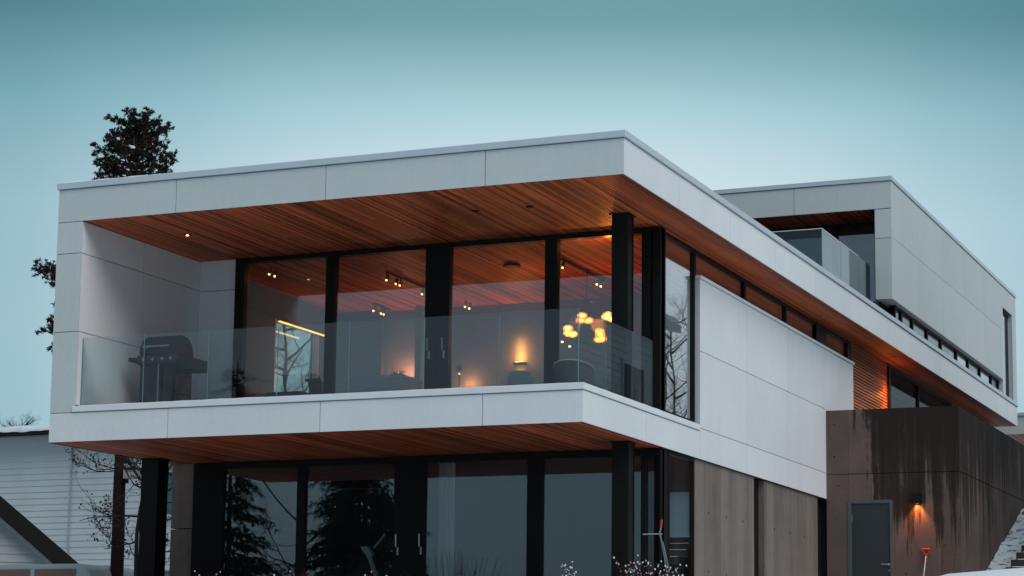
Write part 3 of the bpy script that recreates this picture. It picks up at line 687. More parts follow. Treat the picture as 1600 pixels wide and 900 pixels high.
# island and vase
I = thing('kitchen_island', 'dark kitchen island seen behind the left glass door', 'kitchen island', (-6.6, 5.3, .02))
MB().box(-.95, .75, 0, .8, 0, 1.0).build('cabinet', 'dark_interior', I); MB().box(-1.0, .8, -.05, .85, 1.003, 1.05).build('worktop', 'fabric_teal', I)
Vz = tag(MB().lathe([(.045, 0), (.055, .03), (.03, .09), (.018, .13), (.035, .16), (.04, .175), (.03, .18)], (-6.36, 5.5, 1.072), 12).build('vase', 'plastic_black', smooth=True), 'small dark waisted vase on the kitchen island', 'vase')
B = thing('branch_bowl', 'low bowl with a few dark twigs on the kitchen island', 'bowl', (-6.03, 5.55, 1.072))
MB().lathe([(.04, 0), (.10, .03), (.12, .05), (.09, .05)], (0, 0, 0), 14).build('bowl', 'plastic_black', B)
mb = MB()
for i in range(9):
    a = random.random()*6.28; r_ = random.uniform(.06, .16); mb.tube([(0, 0, .03), (r_*math.cos(a)*.6, r_*math.sin(a)*.6, .08), (r_*math.cos(a), r_*math.sin(a), random.uniform(.08, .14))], .005, 4)
mb.build('twigs', 'bark', B)
# wall sconces washing the back wall
def sconce(label, x, z, e, y=yb, wdt=.11, up=True, c=(1, .33, .07)):
    s_ = thing('wall_sconce', label, 'wall lamp', (x, y, z))
    MB().box(-wdt, wdt, -.11, -.003, -.018, .018).build('shelf', 'black', s_)
    MB().box(-wdt*.7, wdt*.7, -.09, -.03, .020, .034).build('bulb', 'spot', s_)
    for zz_, k_ in ((.07, 1.0), (.17, .85), (.28, .6), (.40, .28)): light('POINT', (0, -.085, zz_), e*k_, c, .05, s_)
    light('POINT', (0, -.10, -.12), e*.35, c, .05, s_)
    return s_
sconce('bright wall lamp blazing yellow up the wall behind the middle pane', -5.06, 1.66, 5.5)
PW = thing('low_lamp', 'hidden low lamp warming the kitchen wall pink behind the vase', 'lamp', (-7.32, 8.18, 1.45))
MB().lathe([(.05, -.06), (.07, 0), (.05, .08), (.03, .09)], (0, 0, 0), 12).build('shade', 'plastic_black', PW); MB().ball((0, .03, .1), .02).build('bulb', 'spot', PW)
light('POINT', (.08, .06, .13), 20, (1, .34, .18), .05, PW)
EW = thing('floor_lamp', 'slim floor lamp lighting the edge of the wall behind the middle door', 'floor lamp', (-6.12, 8.2, .02))
MB().tube([(0, 0, 0), (0, 0, 1.5)], .012, 6).lathe([(.12, 0), (.12, .02), (.02, .03)], (0, 0, 0), 14).build('stand', 'black', EW); MB().lathe([(.03, 0), (.05, .02), (.05, .10), (.03, .12)], (0, 0, 1.5), 12).build('shade', 'black', EW); MB().ball((0, 0, 1.47), .018).build('bulb', 'spot', EW)
light('POINT', (.1, .12, 1.30), 11, (1, .33, .14), .05, EW)
# chandelier
CH = thing('chandelier', 'cluster chandelier of glowing orange glass bulbs behind the corner of the balcony', 'chandelier', (-2.85, 6.0, 2.742))
bulbs = [(-.07, 2.0, 0), (.0, 1.93, .1), (.36, 1.985, .0), (.30, 1.97, .12), (-.32, 1.80, 0), (-.24, 1.70, .0), (.24, 1.67, 0), (.20, 1.74, .08), (.27, 1.60, 0), (-.42, 1.585, 0), (-.33, 1.52, .1), (-.16, 1.95, .15), (.42, 1.93, .1), (.16, 1.62, .15), (-.36, 1.74, .12)]
mb = MB().tube([(0, 0, -.03), (0, 0, -.50)], .008, 6).lathe([(.06, 0), (.06, -.03), (.02, -.04)], (0, 0, 0), 12)
mb.build('stem', 'black', CH)
for i, (x, z, y) in enumerate(bulbs):
    zz = z-2.742; sm_ = i in (9, 10)
    a_ = MB().tube([(0, 0, -.50), (x*.6, y*.6, zz+.22), (x, y, zz+.06)], .005, 5).build('arm', 'black', CH)
    MB().ball((x, y, zz), .020 if sm_ else .045, 1.1, 1, .7, 10, 8).build('bulb', 'bulb', a_, smooth=True)
    if not sm_: MB().ball((x, y, zz), .070, 1.25, 1, .8, 14, 10).build('shade', 'bulb_halo', a_, smooth=True)  # glowing shell added for the halo around the bulb
for x, z in ((-.15, 1.85), (.28, 1.8)): light('POINT', (x, -.12, z-2.742), 9, (1, .27, .06), .12, CH)
# dining chairs by the glass
def chair(label, x, y, rz):
    c = thing('dining_chair', label, 'chair', (x, y, .02), rz, 'dining chairs behind the glass')
    pr = [(-.22, .42), (.22, .42), (.21, .80), (.17, .88), (.10, .905), (-.10, .905), (-.17, .88), (-.21, .80)]
    mb = MB(); mb.prism(pr, 1, -.03, .03); mb.build('backrest', 'fabric_teal', c, bevel=.012)
    MB().box(-.22, .22, .035, .46, .42, .48).build('seat', 'fabric_teal', c, bevel=.015)
    for sx in (-.19, .19):
        for sy in (.0, .42): MB().tube([(sx*1.08, sy, 0), (sx*.9, sy+.01, .42)], [.012, .016], 8).build('leg', 'black_wood', c)
    return c
chair('dark dining chair back behind the middle pane, left of the two', -3.42, 4.62, .1); chair('dark dining chair back by the corner column, right of the two', -2.62, 4.55, -.1)
DT = thing('dining_table', 'long dark dining table under the chandelier', 'table', (-3.0, 5.7, .02))
MB().box(-1.2, 1.0, -.45, .45, .70, .74).build('tabletop', 'floor_wood', DT)
for sx in (-1.1, .9):
    for sy in (-.38, .38): MB().box(sx-.03, sx+.03, sy-.03, sy+.03, 0, .698).build('leg', 'black', DT)

# ------------------------------------------------------------------ balcony things
Q = thing('gas_grill', 'black hooded gas grill at the left end of the balcony', 'grill', (-7.72, 1.25, .004)); Q.scale = (.84, .9, 1)
hp = [(-.30, .0), (.27, .0), (.27, .10), (.22, .20), (.10, .29), (-.08, .31), (-.22, .25), (-.30, .12)]
hood = MB().prism(hp, 0, -.42, .34).build('hood', 'plastic_black', Q, bevel=.03); hood.location = (0, 0, .86); hood.modifiers['bevel'].segments = 3
MB().tube([(-.30, -.36, .98), (.24, -.36, .98)], .014, 8).tube([(-.28, -.36, .98), (-.28, -.26, .96)], .012, 6).tube([(.22, -.36, .98), (.22, -.26, .96)], .012, 6).build('handle', 'steel', Q)
MB().box(-.44, .36, -.32, .30, .72, .855).build('firebox', 'grill_grey', Q, bevel=.01)
mb = MB().box(-.66, -.445, -.28, .26, .78, .84); mb.build('side_shelf', 'grill_grey', Q, bevel=.01)
mb = MB().box(.365, .66, -.26, .24, .62, .80); mb.build('side_burner', 'plastic_black', Q, bevel=.02)
MB().box(-.40, -.02, -.28, .26, .10, .715).box(.05, .32, -.24, .26, .10, .715).build('cabinet', 'grill_grey', Q, bevel=.008)
for x in (-.01, .34): MB().box(x, x+.02, -.31, -.29, .05, .72).build('leg', 'steel' if x < 0 else 'black', Q)
for x in (-.3, -.1, .1, .27):
    MB().tube([(x, -.32, .79), (x, -.352, .79)], .026, 10).build('knob', 'steel', Q)
for x in (-.36, .30):
    for y in (-.22, .2): MB().tube([(x-.015, y, .05), (x+.015, y, .05)], .05, 12).build('wheel', 'rubber', Q)
for x in (-.36, .30): MB().box(x-.015, x+.015, -.24, .22, .0, .11).build('leg', 'black', Q)
# tub chair on the balcony corner
T = thing('balcony_chair', 'woven tub chair with pale curved rim at the balcony corner', 'chair', (-.99, .78, .004), R(0)); T.scale = (.78, .78, .62)
mb = MB(); arc = [(math.cos(t)*.36, math.sin(t)*.36) for t in [PI*(-.15+1.3*i/16)+PI for i in range(17)]]
n = len(arc)
for i, (x, y) in enumerate(arc):
    h = .40+.22*math.sin(PI*i/16)
    for z, s_ in ((.12, .88), (h, 1.0)): mb.v.append((x*s_, y*s_, z))
    for z, s_ in ((h, .93), (.12, .80)): mb.v.append((x*s_, y*s_, z))
for i in range(n-1):
    a = i*4
    for k in range(4): mb.f.append((a+k, a+(k+1) % 4, a+4+(k+1) % 4, a+4+k))
mb.f += [(0, 1, 2, 3), (4*n-1, 4*n-2, 4*n-3, 4*n-4)]
mb.build('shell', 'rattan', T)
MB().tube([(x, y, .41+.22*math.sin(PI*i/16)) for i, (x, y) in enumerate(arc)], .014, 7).build('rim', 'white_metal', T)
MB().lathe([(.28, .20), (.31, .24), (.31, .32), (.28, .35)], (0, .02, 0), 20).build('cushion', 'fabric_teal', T)
for a in range(4): MB().tube([(.26*math.cos(a*PI/2+.8), .26*math.sin(a*PI/2+.8), 0), (.24*math.cos(a*PI/2+.8), .24*math.sin(a*PI/2+.8), .22)], .013, 6).build('leg', 'white_metal', T)
# lower terrace: telescope-like grey stand behind the glass
TS = thing('grey_stand', 'pale grey leaning metal stand with flared head behind the lower left glass', 'stand', (-5.3, 3.75, -2.97))
MB().tube([(.12, 0, 0), (-.26, 0, .98)], .042, 6).build('pole', 'white_metal', TS)
mb = MB().prism([(-.28, .96), (-.20, .96), (-.19, 1.01), (-.28, 1.12), (-.40, 1.12)], 1, -.05, .05); mb.build('head', 'white_metal', TS)
MB().tube([(-.18, 0, 1.10), (-.02, 0, 1.27), (.0, 0, 1.31)], .018, 6).build('arm', 'white_metal', TS)
MB().box(-.05, .35, -.2, .2, 0, .05).build('base', 'black', TS)
# bent pole by the corner
BP = thing('walking_pole', 'thin bent grey pole with red grip leaning by the lower corner post', 'pole', (.12, 1.5, gz(.12, 1.5)))
z0 = gz(.12, 1.5)
MB().tube([(.09, 0, 0), (-.02, 0, -2.463-z0), (-.085, 0, -2.1-z0), (-.135, 0, -1.88-z0), (-.115, 0, -1.80-z0)], .011, 6).tube([(.06, 0, 0), (.0, .01, -2.4-z0), (-.09, 0, -2.0-z0)], .009, 6).build('shaft', 'steel', BP)
MB().tube([(-.118, 0, -1.80-z0), (-.105, 0, -1.70-z0)], .018, 7).build('grip', 'red_plastic', BP)
MB().tube([(-.10, 0, -1.9-z0), (-.13, 0, -1.895-z0), (-.38, .02, -1.895-z0)], .009, 6).build('arm', 'white_metal', BP)

# ------------------------------------------------------------------ vegetation
def rnd(a, b): return random.uniform(a, b)
def branch(mb, p, d, L_, r, depth, up=.15, kink=.25, nchild=(3, 5), tips=None, taper=.35, spread=.9):
    n = 5; pts = [p.copy()]; dd = d.copy()
    for i in range(n):
        dd = (dd+Vector((rnd(-kink, kink), rnd(-kink, kink), rnd(-kink, kink)+up))*.5).normalized()
        pts.append(pts[-1]+dd*L_/n)
    rs = [r*(1-(1-taper)*i/n) for i in range(n+1)]
    mb.tube(pts, rs, 6 if r > .03 else (4 if r > .01 else 3), cap=False)
    if tips is not None and depth <= 1: tips.append((pts[-1], dd))
    if depth <= 0: return
    for k in range(random.randint(*nchild)):
        t = rnd(.25, 1.0); i = min(n-1, int(t*n)); q = pts[i].lerp(pts[i+1], t*n-i)
        ax = Vector((rnd(-1, 1), rnd(-1, 1), rnd(-.5, .8))).normalized()
        nd = (dd*(1-.5*spread)+ax*spread).normalized()
        branch(mb, q, nd, L_*rnd(.45, .72), rs[i]*.6, depth-1, up, kink, nchild, tips, taper, spread)
def bare_tree(label, x, y, h, seed, name='bare_tree', rad=.09, depth=4, lean=(0, 0), group=None, cat='tree', up=.15, nl=6, z=None, start=.3, spread=.9, bl=(.28, .42)):
    random.seed(seed); z = gz(x, y)-.05 if z is None else z
    t = thing(name, label, cat, (x, y, z), group=group)
    tr = MB(); cr = MB(); top = Vector((lean[0], lean[1], h*.8)); pts = [Vector((0, 0, 0)).lerp(top, i/7)+Vector((rnd(-.04, .04), rnd(-.04, .04), 0))*h*.25*(i > 0) for i in range(8)]
    tr.tube(pts, [rad*(1-.1*i) for i in range(8)], 8); tr.build('trunk', 'bark', t)
    for k in range(nl):
        f_ = start+(1-start)*k/(nl-1); i = min(6, int(f_*7)); q = pts[i].lerp(pts[i+1], f_*7-i)
        a = k*2.4+rnd(0, 1); d_ = Vector((math.cos(a), math.sin(a), rnd(.15, .9))).normalized()
        branch(cr, q, d_, h*rnd(*bl)*(1.1-.4*f_), rad*.5, depth-1, up, .28, (3, 5), None, .35, spread)
    cr.build('crown', 'bark', t)
    return t
def tuft(mb, c, r, n, d=None, w_=.16):
    for _ in range(n):
        a = Vector((rnd(-1, 1), rnd(-1, 1), rnd(-.7, 1))).normalized()
        if d is not None: a = (a+d*.6).normalized()
        b = a.orthogonal().normalized(); 
        if random.random() < .5: b = a.cross(b)
        q = c+Vector((rnd(-.3, .3), rnd(-.3, .3), rnd(-.3, .3)))*r
        L_ = r*rnd(.7, 1.15); ww = L_*w_
        mb.add([q-b*ww, q+b*ww, q+a*L_+b*ww*.5, q+a*L_-b*ww*.5], [(0, 1, 2, 3)])
def pine(label, x, y, h, seed, z=None):
    random.seed(seed); z = gz(x, y) if z is None else z
    t = thing('pine_tree', label, 'tree', (x, y, z))
    tr = MB(); pts = [Vector((.12*math.sin(i), .1*math.cos(i*1.3), h*i/10)) for i in range(11)]
    tr.tube(pts, [.24*(1-.085*i) for i in range(11)], 9)
    nd = MB(); lim = MB()
    def limb(q, d_, L_, r):
        n = 6; p = q.copy(); dd = d_.copy(); pp = [p.copy()]
        for i in range(n):
            dd = (dd+Vector((rnd(-.22, .22), rnd(-.22, .22), rnd(-.12, .24)))).normalized(); p = p+dd*L_/n; pp.append(p.copy())
        lim.tube(pp, [r*(1-.12*i) for i in range(n+1)], 5, cap=False); dn = h-q.z
        for i in range(3, n+1):
            for s_ in range(2 if i < n else 4):
                a = Vector((rnd(-1, 1), rnd(-1, 1), rnd(-.25, .8))).normalized(); e = pp[i]+(dd*.5+a).normalized()*rnd(.08, .30)*min(1, L_*.8)
                lim.tube([pp[i], e], .012, 3, cap=False)
                [tuft(nd, e+Vector((rnd(-.09, .09), rnd(-.09, .09), rnd(-.06, .06)))*(q_ > 0), rnd(.065, .10)*(1.0 if dn < 3 else 1.35), 16, a, .16) for q_ in range(3)]
    # whorls of the crown: open lower limbs, dense flat rounded head
    hh = h-8.6
    while hh < h-.15:
        dn = h-hh
        Lm = (.75+.45*dn) if dn < 1.0 else (1.2+.32*(dn-1.0) if dn < 3 else (1.6+.24*(dn-3)))
        nb = 8 if dn < 3 else 6
        for k in range(nb):
            a = rnd(0, 6.28); i = min(9, int(hh/h*10)); q = pts[i].lerp(pts[i+1], hh/h*10-i)
            limb(q, Vector((math.cos(a), math.sin(a), rnd(.0, .45))).normalized(), Lm*rnd(.7, 1.15), .04)
        hh += .27 if dn < 3 else .42
    for cx, cy_, cz, ra, nt_ in ((-3.45, .1, 15.25, .48, 34), (-3.05, -.1, 14.95, .42, 24), (-3.0, .2, 13.4, .36, 28), (-2.85, 0, 13.1, .36, 18), (-2.95, .1, 12.45, .28, 16)):
        c = Vector((cx, cy_, cz)); i = 6; lim.tube([pts[6].lerp(pts[7], (cz-.5-h*.6)/(h*.1)), c*.6+Vector((0, 0, cz*.4-.15)), c], [.05, .03, .015], 5, cap=False)
        for _ in range(nt_*2):
            q = c+Vector((rnd(-1, 1), rnd(-1, 1), rnd(-.6, .6)))*ra; lim.tube([c+Vector((0, 0, -.05)), q], .008, 3, cap=False); tuft(nd, q, rnd(.07, .12), 16, None, .18)
    tr.build('trunk', 'pine_bark', t); lim.build('limbs', 'pine_bark', t); nd.build('crown', 'needle', t)
    return t
def fir(label, x, y, h, seed, group=None):
    random.seed(seed); z = gz(x, y)
    t = thing('fir_tree', label, 'tree', (x, y, z), group=group)
    MB().tube([(0, 0, 0), (0, 0, h)], [.02*h, .01], 8).build('trunk', 'bark', t)
    nd = MB(); hh = h*.05
    while hh < h*.985:
        f_ = hh/h; Lm = h*(.36 if seed in (32, 34) else .29)*(1-f_)**.75+.08
        for j in range(3):
            a = rnd(0, 6.28); L_ = Lm*rnd(.45, 1.2); d_ = Vector((math.cos(a), math.sin(a), 0)); n = max(4, int(L_/.13)); dr = rnd(.15, .5)
            sd_ = Vector((-d_.y, d_.x, 0))
            for i in range(n):
                u = (i+1)/n; c = Vector((0, 0, hh))+d_*L_*u+Vector((0, 0, -dr*L_*u*u+.12*L_*u))+Vector((rnd(-.04, .04), rnd(-.04, .04), rnd(-.04, .04)))
                for s_ in (-1, 1, 0):
                    e = (d_*rnd(.4, 1)+sd_*s_*rnd(.4, 1)+Vector((0, 0, rnd(-.5, .1)))).normalized(); ln = rnd(.5, 1)*(.34*L_*(1.1-u)+.10)
                    m_ = 4
                    for q_ in range(m_):
                        cc = c+e*ln*(q_/m_); b = Vector((rnd(-1, 1), rnd(-1, 1), rnd(-1.6, .3))).normalized()
                        nd.add([cc, cc+e*ln*.28, cc+e*ln*.36+b*rnd(.08, .17), cc+e*.05+b*rnd(.05, .12)], [(0, 1, 2, 3)])
        hh += h*.012
    nd.build('crown', 'fir_needle', t)
    return t
pine('dark pine rising behind the left end of the flat roof', -30.9, 35, 20.25, 11, z=-5.1)
bare_tree('distant small bare tree above the snowy eave at far left', -38.85, 40, 11.1, 5, rad=.06, depth=5, z=-3.6, nl=14, start=.86, up=.15, bl=(.075, .10))
# fruit tree behind the black columns
def fruit_tree():
    random.seed(23); x, y = -12.28, 7.5; z = gz(x, y)
    t = thing('bare_fruit_tree', 'bare fruit tree with curling budded twigs behind the left columns', 'tree', (x, y, z))
    tr = MB(); pts = [Vector((-.08+.05*math.sin(i*1.1)+.035*i, 0, i*.42)) for i in range(9)]
    tr.tube(pts, [.05*(1-.07*i) for i in range(9)], 7); tr.build('trunk', 'bark', t)
    cr = MB(); bd = MB()
    def twig(p, d_, L_, r, dep):
        n = 7; q = p.copy(); dd = d_.copy(); pp = [q.copy()]
        for i in range(n):
            dd = (dd+Vector((rnd(-.2, .2), rnd(-.2, .2), rnd(-.16, .30)))).normalized(); q = q+dd*L_/n; pp.append(q.copy())
        cr.tube(pp, [r*(1-.1*i) for i in range(n+1)], 4 if r > .008 else 3, cap=False)
        if dep <= 1 and random.random() < .6: bd.ball(pp[-1], rnd(.010, .022), seg=5, rings=4)
        if dep > 0:
            for _ in range(random.randint(4, 7)):
                i = random.randint(1, n); a = (dd*.6+Vector((rnd(-1, 1), rnd(-.8, .8), rnd(-.6, .9)))).normalized(); twig(pp[i], a, L_*rnd(.35, .6), r*.55, dep-1)
    for k, (zz, sx, ln, rise) in enumerate(((1.55, -1, 1.3, .0), (1.75, 1, 1.1, .15), (2.0, -1, 1.35, .05), (2.3, 1, 1.2, .2), (2.5, -1, 1.25, .1), (2.7, 1, 1.2, .3), (2.85, -1, 1.45, .25), (3.05, 1, 1.2, .3), (3.2, -1, 1.3, .3), (3.3, .2, 1.2, 1), (2.2, .6, 1.0, .1), (1.3, 1, .9, .2), (2.6, -.6, 1.1, .5))):
        i = min(7, int(zz/.42)); twig(pts[i].lerp(pts[i+1], zz/.42-i), Vector((sx, rnd(-.5, .5), rise)).normalized(), ln, .020, 3)
    cr.build('crown', 'bark', t); tag(bd.build('buds', 'bark', t), kind='stuff')
fruit_tree()
# trees the windows reflect or look out on
GR = 'trees standing in the garden before the house'
fir('tall dark fir reflected in the lower left panes, nearest the pier', -18.6, -14.8, 8.2, 31, GR)
fir('broad dark fir reflected in the second lower pane', -14.6, -14.6, 8.4, 32, GR)
fir('dense fir close behind the broad dark fir', -15.9, -16.8, 7.8, 34, GR)
fir('slim fir standing between the two larger garden firs', -18.2, -20.5, 8.6, 33, GR)
bare_tree('leafless garden tree reflected beside the grill', -20.2, -21.5, 9.6, 41, depth=6, group=GR, nl=10, rad=.06)
bare_tree('leafless garden tree left of the firs', -22.5, -13, 8.5, 42, depth=6, group=GR, nl=10, rad=.06)
bare_tree('bare birch like tree outside the kitchen window', -12.7, 13.6, 8.4, 43, depth=6, nl=18, start=.45, rad=.06, bl=(.14, .24))
bare_tree('bare tree east of the house reflected in the ribbon windows', 13, 30, 11, 45, depth=5, nl=8)
bare_tree('tall bare tree beyond the outdoor stairs', 12.7, 43, 8.5, 46, depth=6, nl=12, rad=.07, start=.15)
bare_tree('second bare tree beyond the outdoor stairs', 14.2, 42, 7.4, 47, depth=6, nl=12, rad=.06, start=.1)
bare_tree('young bare tree nearest the top of the stairs', 10.4, 35.5, 5.6, 48, depth=6, nl=10, rad=.05, start=.1)
# shrubs
def shrub(label, x, y, h, wdt, seed, n=34, snow=.22, zz=None):
    random.seed(seed); z = gz(x, y) if zz is None else zz
    t = thing('bare_shrub', label, 'shrub', (x, y, z), group='low shrubs along the terrace')
    mb = MB(); sn = MB()
    for i in range(n):
        a = rnd(0, 6.28); r_ = rnd(0, .10); sp = rnd(0, wdt); hh = h*rnd(.6, 1.0)
        b0 = Vector((r_*math.cos(a), r_*math.sin(a), 0)); e = Vector((sp*math.cos(a), sp*math.sin(a)*.7, hh)); md = b0.lerp(e, .5)+Vector((rnd(-.04, .04), rnd(-.04, .04), .06))
        mb.tube([b0, md, e], [.006, .005, .0025], 4, cap=False)
        for _ in range(4):
            u = rnd(.5, 1); q = md.lerp(e, (u-.5)*2); f_ = q+Vector((rnd(-.09, .09), rnd(-.09, .09), rnd(.03, .12)))
            mb.tube([q, f_], [.003, .002], 3, cap=False)
            if random.random() < snow: sn.ball(f_, rnd(.007, .013), 1, 1, 1.2, 5, 4)
            if random.random() < snow: sn.ball(q+Vector((0, 0, .006)), rnd(.006, .011), 1.3, 1.3, .8, 5, 4)
    mb.build('twigs', 'twig', t); tag(sn.build('snow', 'snow', t), kind='stuff')
shrub('reddish snow tipped shrub at the foot of the front column', -.06, .7, .70, .36, 51, 60)
shrub('reddish snow tipped shrub by the lower corner window', .33, .8, .60, .25, 52, 40)
shrub('pale snowy shrub before the fourth lower pane', -.92, .5, .70, .10, 53, 8, .95)
for i, (x, l) in enumerate(((-4.35, 'low shrub before the second lower pane'), (-3.3, 'low shrub before the lower glass doors'), (-5.7, 'low shrub before the first lower pane'))):
    shrub(l, x, -.5, .51, .5, 60+i, 26, .12)
for i, (x, y, l) in enumerate(((-9.4, -6.7, 'dark garden shrub reflected at the foot of the glass door'), (-10.6, -7.3, 'dark garden shrub reflected left of the door'), (-8.2, -6.4, 'dark garden shrub reflected right of the door'))):
    shrub(l, x, y, 2.15, 1.0, 70+i, 80, .1)

# ------------------------------------------------------------------ neighbours, left
NB = thing('siding_house', 'pale horizontally sided house with snow along its eave at far left', 'house')
mb = MB(); lap(mb, (-44, 25.9), (-20.3, 24.8), -4.2, 2.98, .178, (0, -1)); mb.build('wall', 'siding', NB)
MB().box(-43.9, -20.4, 26.1, 34, -4.2, 2.8).build('core', 'siding_grey', NB)
MB().box(-26.04, -26.02, 25.0, 25.045, -4.2, 2.97).build('corner_board', 'siding_grey', NB)
mb = MB(); mb.add([(-44.5, 25.3, 2.98), (-19.9, 24.2, 2.98), (-19.9, 24.2, 3.09), (-44.5, 25.3, 3.09), (-44.5, 31, 3.2), (-19.9, 31, 3.2), (-19.9, 31, 3.1), (-44.5, 31, 3.1)], [(0, 1, 2, 3), (3, 2, 5, 4), (0, 7, 6, 1), (1, 6, 5, 2), (0, 3, 4, 7), (4, 5, 6, 7)])
mb.build('roof', 'roof_dark', NB)
random.seed(5); mb = MB(); n = 150
for i in range(n+1):
    x = -44.5+24.6*i/n; y = 25.3-1.1*i/n; o_ = .07*noise.noise(Vector((i*.35, 0, 0))); t_ = .10+.07*noise.noise(Vector((i*.2, 5, 0)))
    for a, b in ((-.03+.3*o_, 3.02+.6*o_), (-.05+o_, 3.08+t_*.8), (.25, 3.12+t_), (6, 3.32)): mb.v.append((x, y+a, b))
for i in range(n):
    for k in range(3): a = i*4+k; mb.f.append((a, a+4, a+5, a+1))
mb.build('roof_snow', 'snow', NB, smooth=True)
wn_ = MB().box(-23.05, -22.99, 24.75, 24.85, .5, 1.8).box(-21.6, -21.54, 24.75, 24.85, .5, 1.8).box(-22.99, -21.6, 24.75, 24.85, 1.74, 1.8).box(-22.99, -21.6, 24.75, 24.85, .5, .56).build('window', 'white_metal', NB)
MB().box(-22.99, -21.6, 24.82, 24.84, .56, 1.74).build('pane', 'sky_tint_pane', wn_)
# gabled shed nearer
GB = thing('gabled_shed', 'grey sided shed with a thick dark sloping roof edge at bottom left', 'shed')
ax_, az_ = -17.73, -1.43
sl = (az_-.62)/(ax_+20.235)        # roof slope
def rz_(x): return az_+sl*(x-ax_)
ap = -23.5
mb = MB(); z = -3.6
while z < rz_(ap)-.35:
    xe = min(ax_-.45, ax_+(z+.55-az_)/sl); xl = 2*ap-xe
    mb.add([(xl, 13.98, z), (xe, 13.98, z), (xe-.06, 14, z+.18), (xl+.06, 14, z+.18)], [(0, 1, 2, 3)]); z += .18
mb.build('wall', 'siding_grey', GB)
MB().box(2*ap-ax_+.6, ax_-.6, 14.02, 19, -3.6, -1.4).build('core', 'siding_grey', GB)
for s_ in (1, -1):
    def mx_(x): return x if s_ == 1 else 2*ap-x
    poly = [(mx_(ax_), rz_(ax_)), (mx_(ap), rz_(ap)), (mx_(ap), rz_(ap)-.46), (mx_(ax_-.02), rz_(ax_)-.10), (mx_(ax_-.28), rz_(ax_)-.42+.16)]
    poly = [(mx_(ax_+.02), rz_(ax_)-.05), (mx_(ap), rz_(ap)), (mx_(ap), rz_(ap)-.36), (mx_(ax_-.33), rz_(ax_)-.30+.09), (mx_(ax_-.10), rz_(ax_)-.28)]
    MB().prism(poly, 1, 13.6, 19.5).build('roof', 'roof_dark', GB)
    MB().prism([(mx_(ax_-.34), rz_(ax_)-.215), (mx_(ap), rz_(ap)-.365), (mx_(ap), rz_(ap)-.43), (mx_(ax_-.40), rz_(ax_)-.25)], 1, 13.75, 13.97).build('barge_board', 'siding_grey', GB)
GB.rotation_euler = (0, 0, R(38)); _p = Vector((ax_, 13.6, 0)); GB.location = _p-Matrix.Rotation(R(38), 3, 'Z') @ _p
# post with box
UP = thing('wooden_post', 'dark wooden post with a small box fixed on its right side', 'post', (-13.68, 9.0, gz(-13.68, 9)))
z0 = gz(-13.68, 9)
MB().tube([(-.0, 0, 0), (0.01, 0, 1.6), (-.01, 0, 2.6), (0, 0, 4.2)], [.135, .125, .118, .11], 10).build('shaft', 'pole_wood', UP)
MB().box(.14, .36, -.12, .02, -.12-z0, .17-z0).build('box', 'box_paint', UP, bevel=.012)
MB().box(.10, .20, -.02, .0, .13-z0, .26-z0).box(.10, .2, -.02, 0, -.2-z0, -.12-z0).build('bracket', 'black', UP)
# van
VN = thing('parked_van', 'pale grey van parked at bottom left with only its roof showing', 'van', (-15.2, 9.0, -4.1))
zt_ = -1.79+4.1
body = [(-2.2, .35), (2.0, .35), (2.25, .9), (1.95, 1.15), (1.45, zt_-.10), (1.30, zt_), (-1.4, zt_), (-2.05, zt_-.06), (-2.25, 1.2)]
MB().prism(body, 1, -.9, .9).build('body', 'van_paint', VN, bevel=.06)
for x0, x1 in ((.28, 1.22), (-.75, .18), (-1.85, -.85)):
    MB().box(x0, x1, -.915, -.902, zt_-.62, zt_-.10).build('side_window', 'shade_pink' if x0 > -.8 else 'plastic_black', VN, bevel=.03)
for x in (-1.35, 1.35):
    for y in (-.9, .72):
        w1 = MB().tube([(x, y, .34), (x, y+.18, .34)], .34, 20).build('wheel', 'rubber', VN); MB().tube([(x, y-.01, .34), (x, y+.19, .34)], .18, 14).build('rim', 'steel', w1)
# low snowy wall right of the van
LW = thing('garden_wall', 'low grey garden wall capped with snow behind the left columns', 'wall')
MB().box(-13.6, -9.3, 10.4, 10.6, -4.2, -1.83).build('wall', 'siding_grey', LW); MB().box(-13.65, -9.25, 10.35, 10.65, -1.828, -1.76).build('snow_cap', 'snow', LW, bevel=.02)

# ------------------------------------------------------------------ right hand side: stairs, neighbours
ST = thing('outdoor_stairs', 'dark stone stairs dusted with snow climbing beside the long concrete wall', 'stairs')
for i in range(7):
    y = 12.05+.56*i; z = -1.95+.165*i
    MB().box(2.62, 5.0, y, y+.60, z-.30, z).build('step', 'stair_stone', ST, bevel=.012)
    MB().box(2.72, 4.95, y+.14, y+.555, z+.001, z+.018).build('step_snow', 'snow', ST, bevel=.006)
# snow strewn with stones between wall and stairs
mb = MB(); random.seed(9)
nu, nv = 10, 60
for j in range(nv+1):
    y = 11.9+8.5*j/nv
    for i in range(nu+1):
        x = 1.9+.74*i/nu; base = -2.08+.02+.36*max(0, y-13.75)+.02*noise.noise(Vector((x*9, y*9, 0)))
        mb.v.append((x, y, base+.06*noise.noise(Vector((x*4, y*4, 1)))))
for j in range(nv):
    for i in range(nu): a = j*(nu+1)+i; mb.f.append((a, a+1, a+nu+2, a+nu+1))
tag(mb.build('snowy_gravel', 'patchy_snow', smooth=True), kind='stuff')
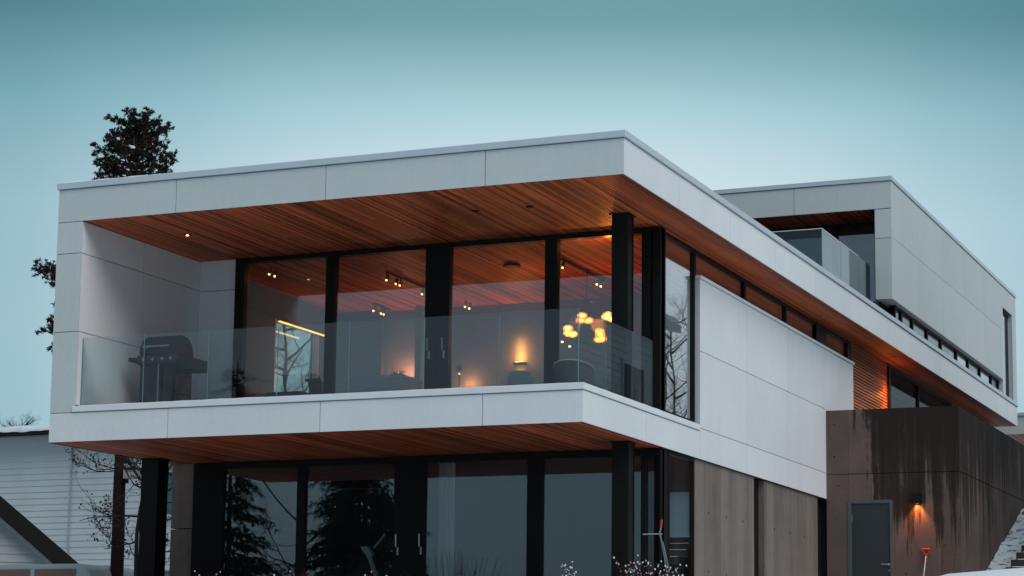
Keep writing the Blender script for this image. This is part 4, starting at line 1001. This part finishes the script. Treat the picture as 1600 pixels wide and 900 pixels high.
# flat canopy behind the far end
CP = thing('flat_canopy', 'white flat canopy with wood underside at the far right edge', 'canopy')
MB().box(-.95, 6, 31.0, 31.12, 2.74, 3.22).box(-.95, -.83, 31.12, 39, 2.74, 3.22).build('fascia', 'panel_upper', CP)
MB().box(-.98, 6.05, 30.96, 31.2, 3.222, 3.30).build('cap', 'cap', CP)
MB().box(-.82, 6, 31.13, 39, 2.745, 2.80).build('soffit', 'soffit_wood', CP); MB().box(-.8, 6, 31.2, 39, 2.9, 3.2).build('roof', 'backing', CP)
for x in (-.4, 5.6): MB().box(x-.1, x+.1, 38, 38.2, 0, 2.74).build('post', 'black', CP)
# neighbour whose siding mirrors in the balcony side glass
RN = thing('timber_house', 'timber sided neighbour house standing right of the outdoor stairs', 'house')
mb = MB(); lap(mb, (6.3, 22.8), (6.3, 13.0), .9, 4.72, .17, (-1, 0)); mb.build('wall', 'siding', RN)
mb = MB(); lap(mb, (4.3, 21.0), (6.29, 21.0), .15, 1.95, .075, (0, -1)); mb.build('porch_wall', 'siding_brown', RN); MB().box(4.32, 6.2, 21.03, 22.6, .1, 1.93).build('porch_core', 'siding_grey', RN)
MB().box(6.35, 12, 13, 22.7, -1.5, 4.7).build('core', 'siding_grey', RN)
MB().box(6.2, 6.34, 12.9, 22.9, -1.5, .88).build('plinth', 'cap_pale', RN)
mb = MB().prism([(5.75, 4.6), (9.2, 5.6), (12.6, 4.6), (12.6, 4.8), (9.2, 5.8), (5.75, 4.8)], 1, 12.4, 23.3); mb.build('roof', 'siding', RN)
mb = MB().prism([(5.8, 4.82), (9.2, 5.82), (12.5, 4.82), (12.5, 4.95), (9.2, 5.95), (5.8, 4.95)], 1, 12.5, 23.2); mb.build('roof_snow', 'snow', RN)
for y in (15.2, 20.5):
    wf = MB().box(6.24, 6.30, y, y+1.5, 2.1, 3.6).build('window', 'white_metal', RN); MB().box(6.225, 6.238, y+.09, y+1.41, 2.19, 3.51).build('pane', 'lower_wall', wf)
for o in list(bpy.data.objects):
    if o.type == 'MESH' and o.parent is not None and o.parent.name.startswith('balustrade') and 'kind' in o: del o['kind']
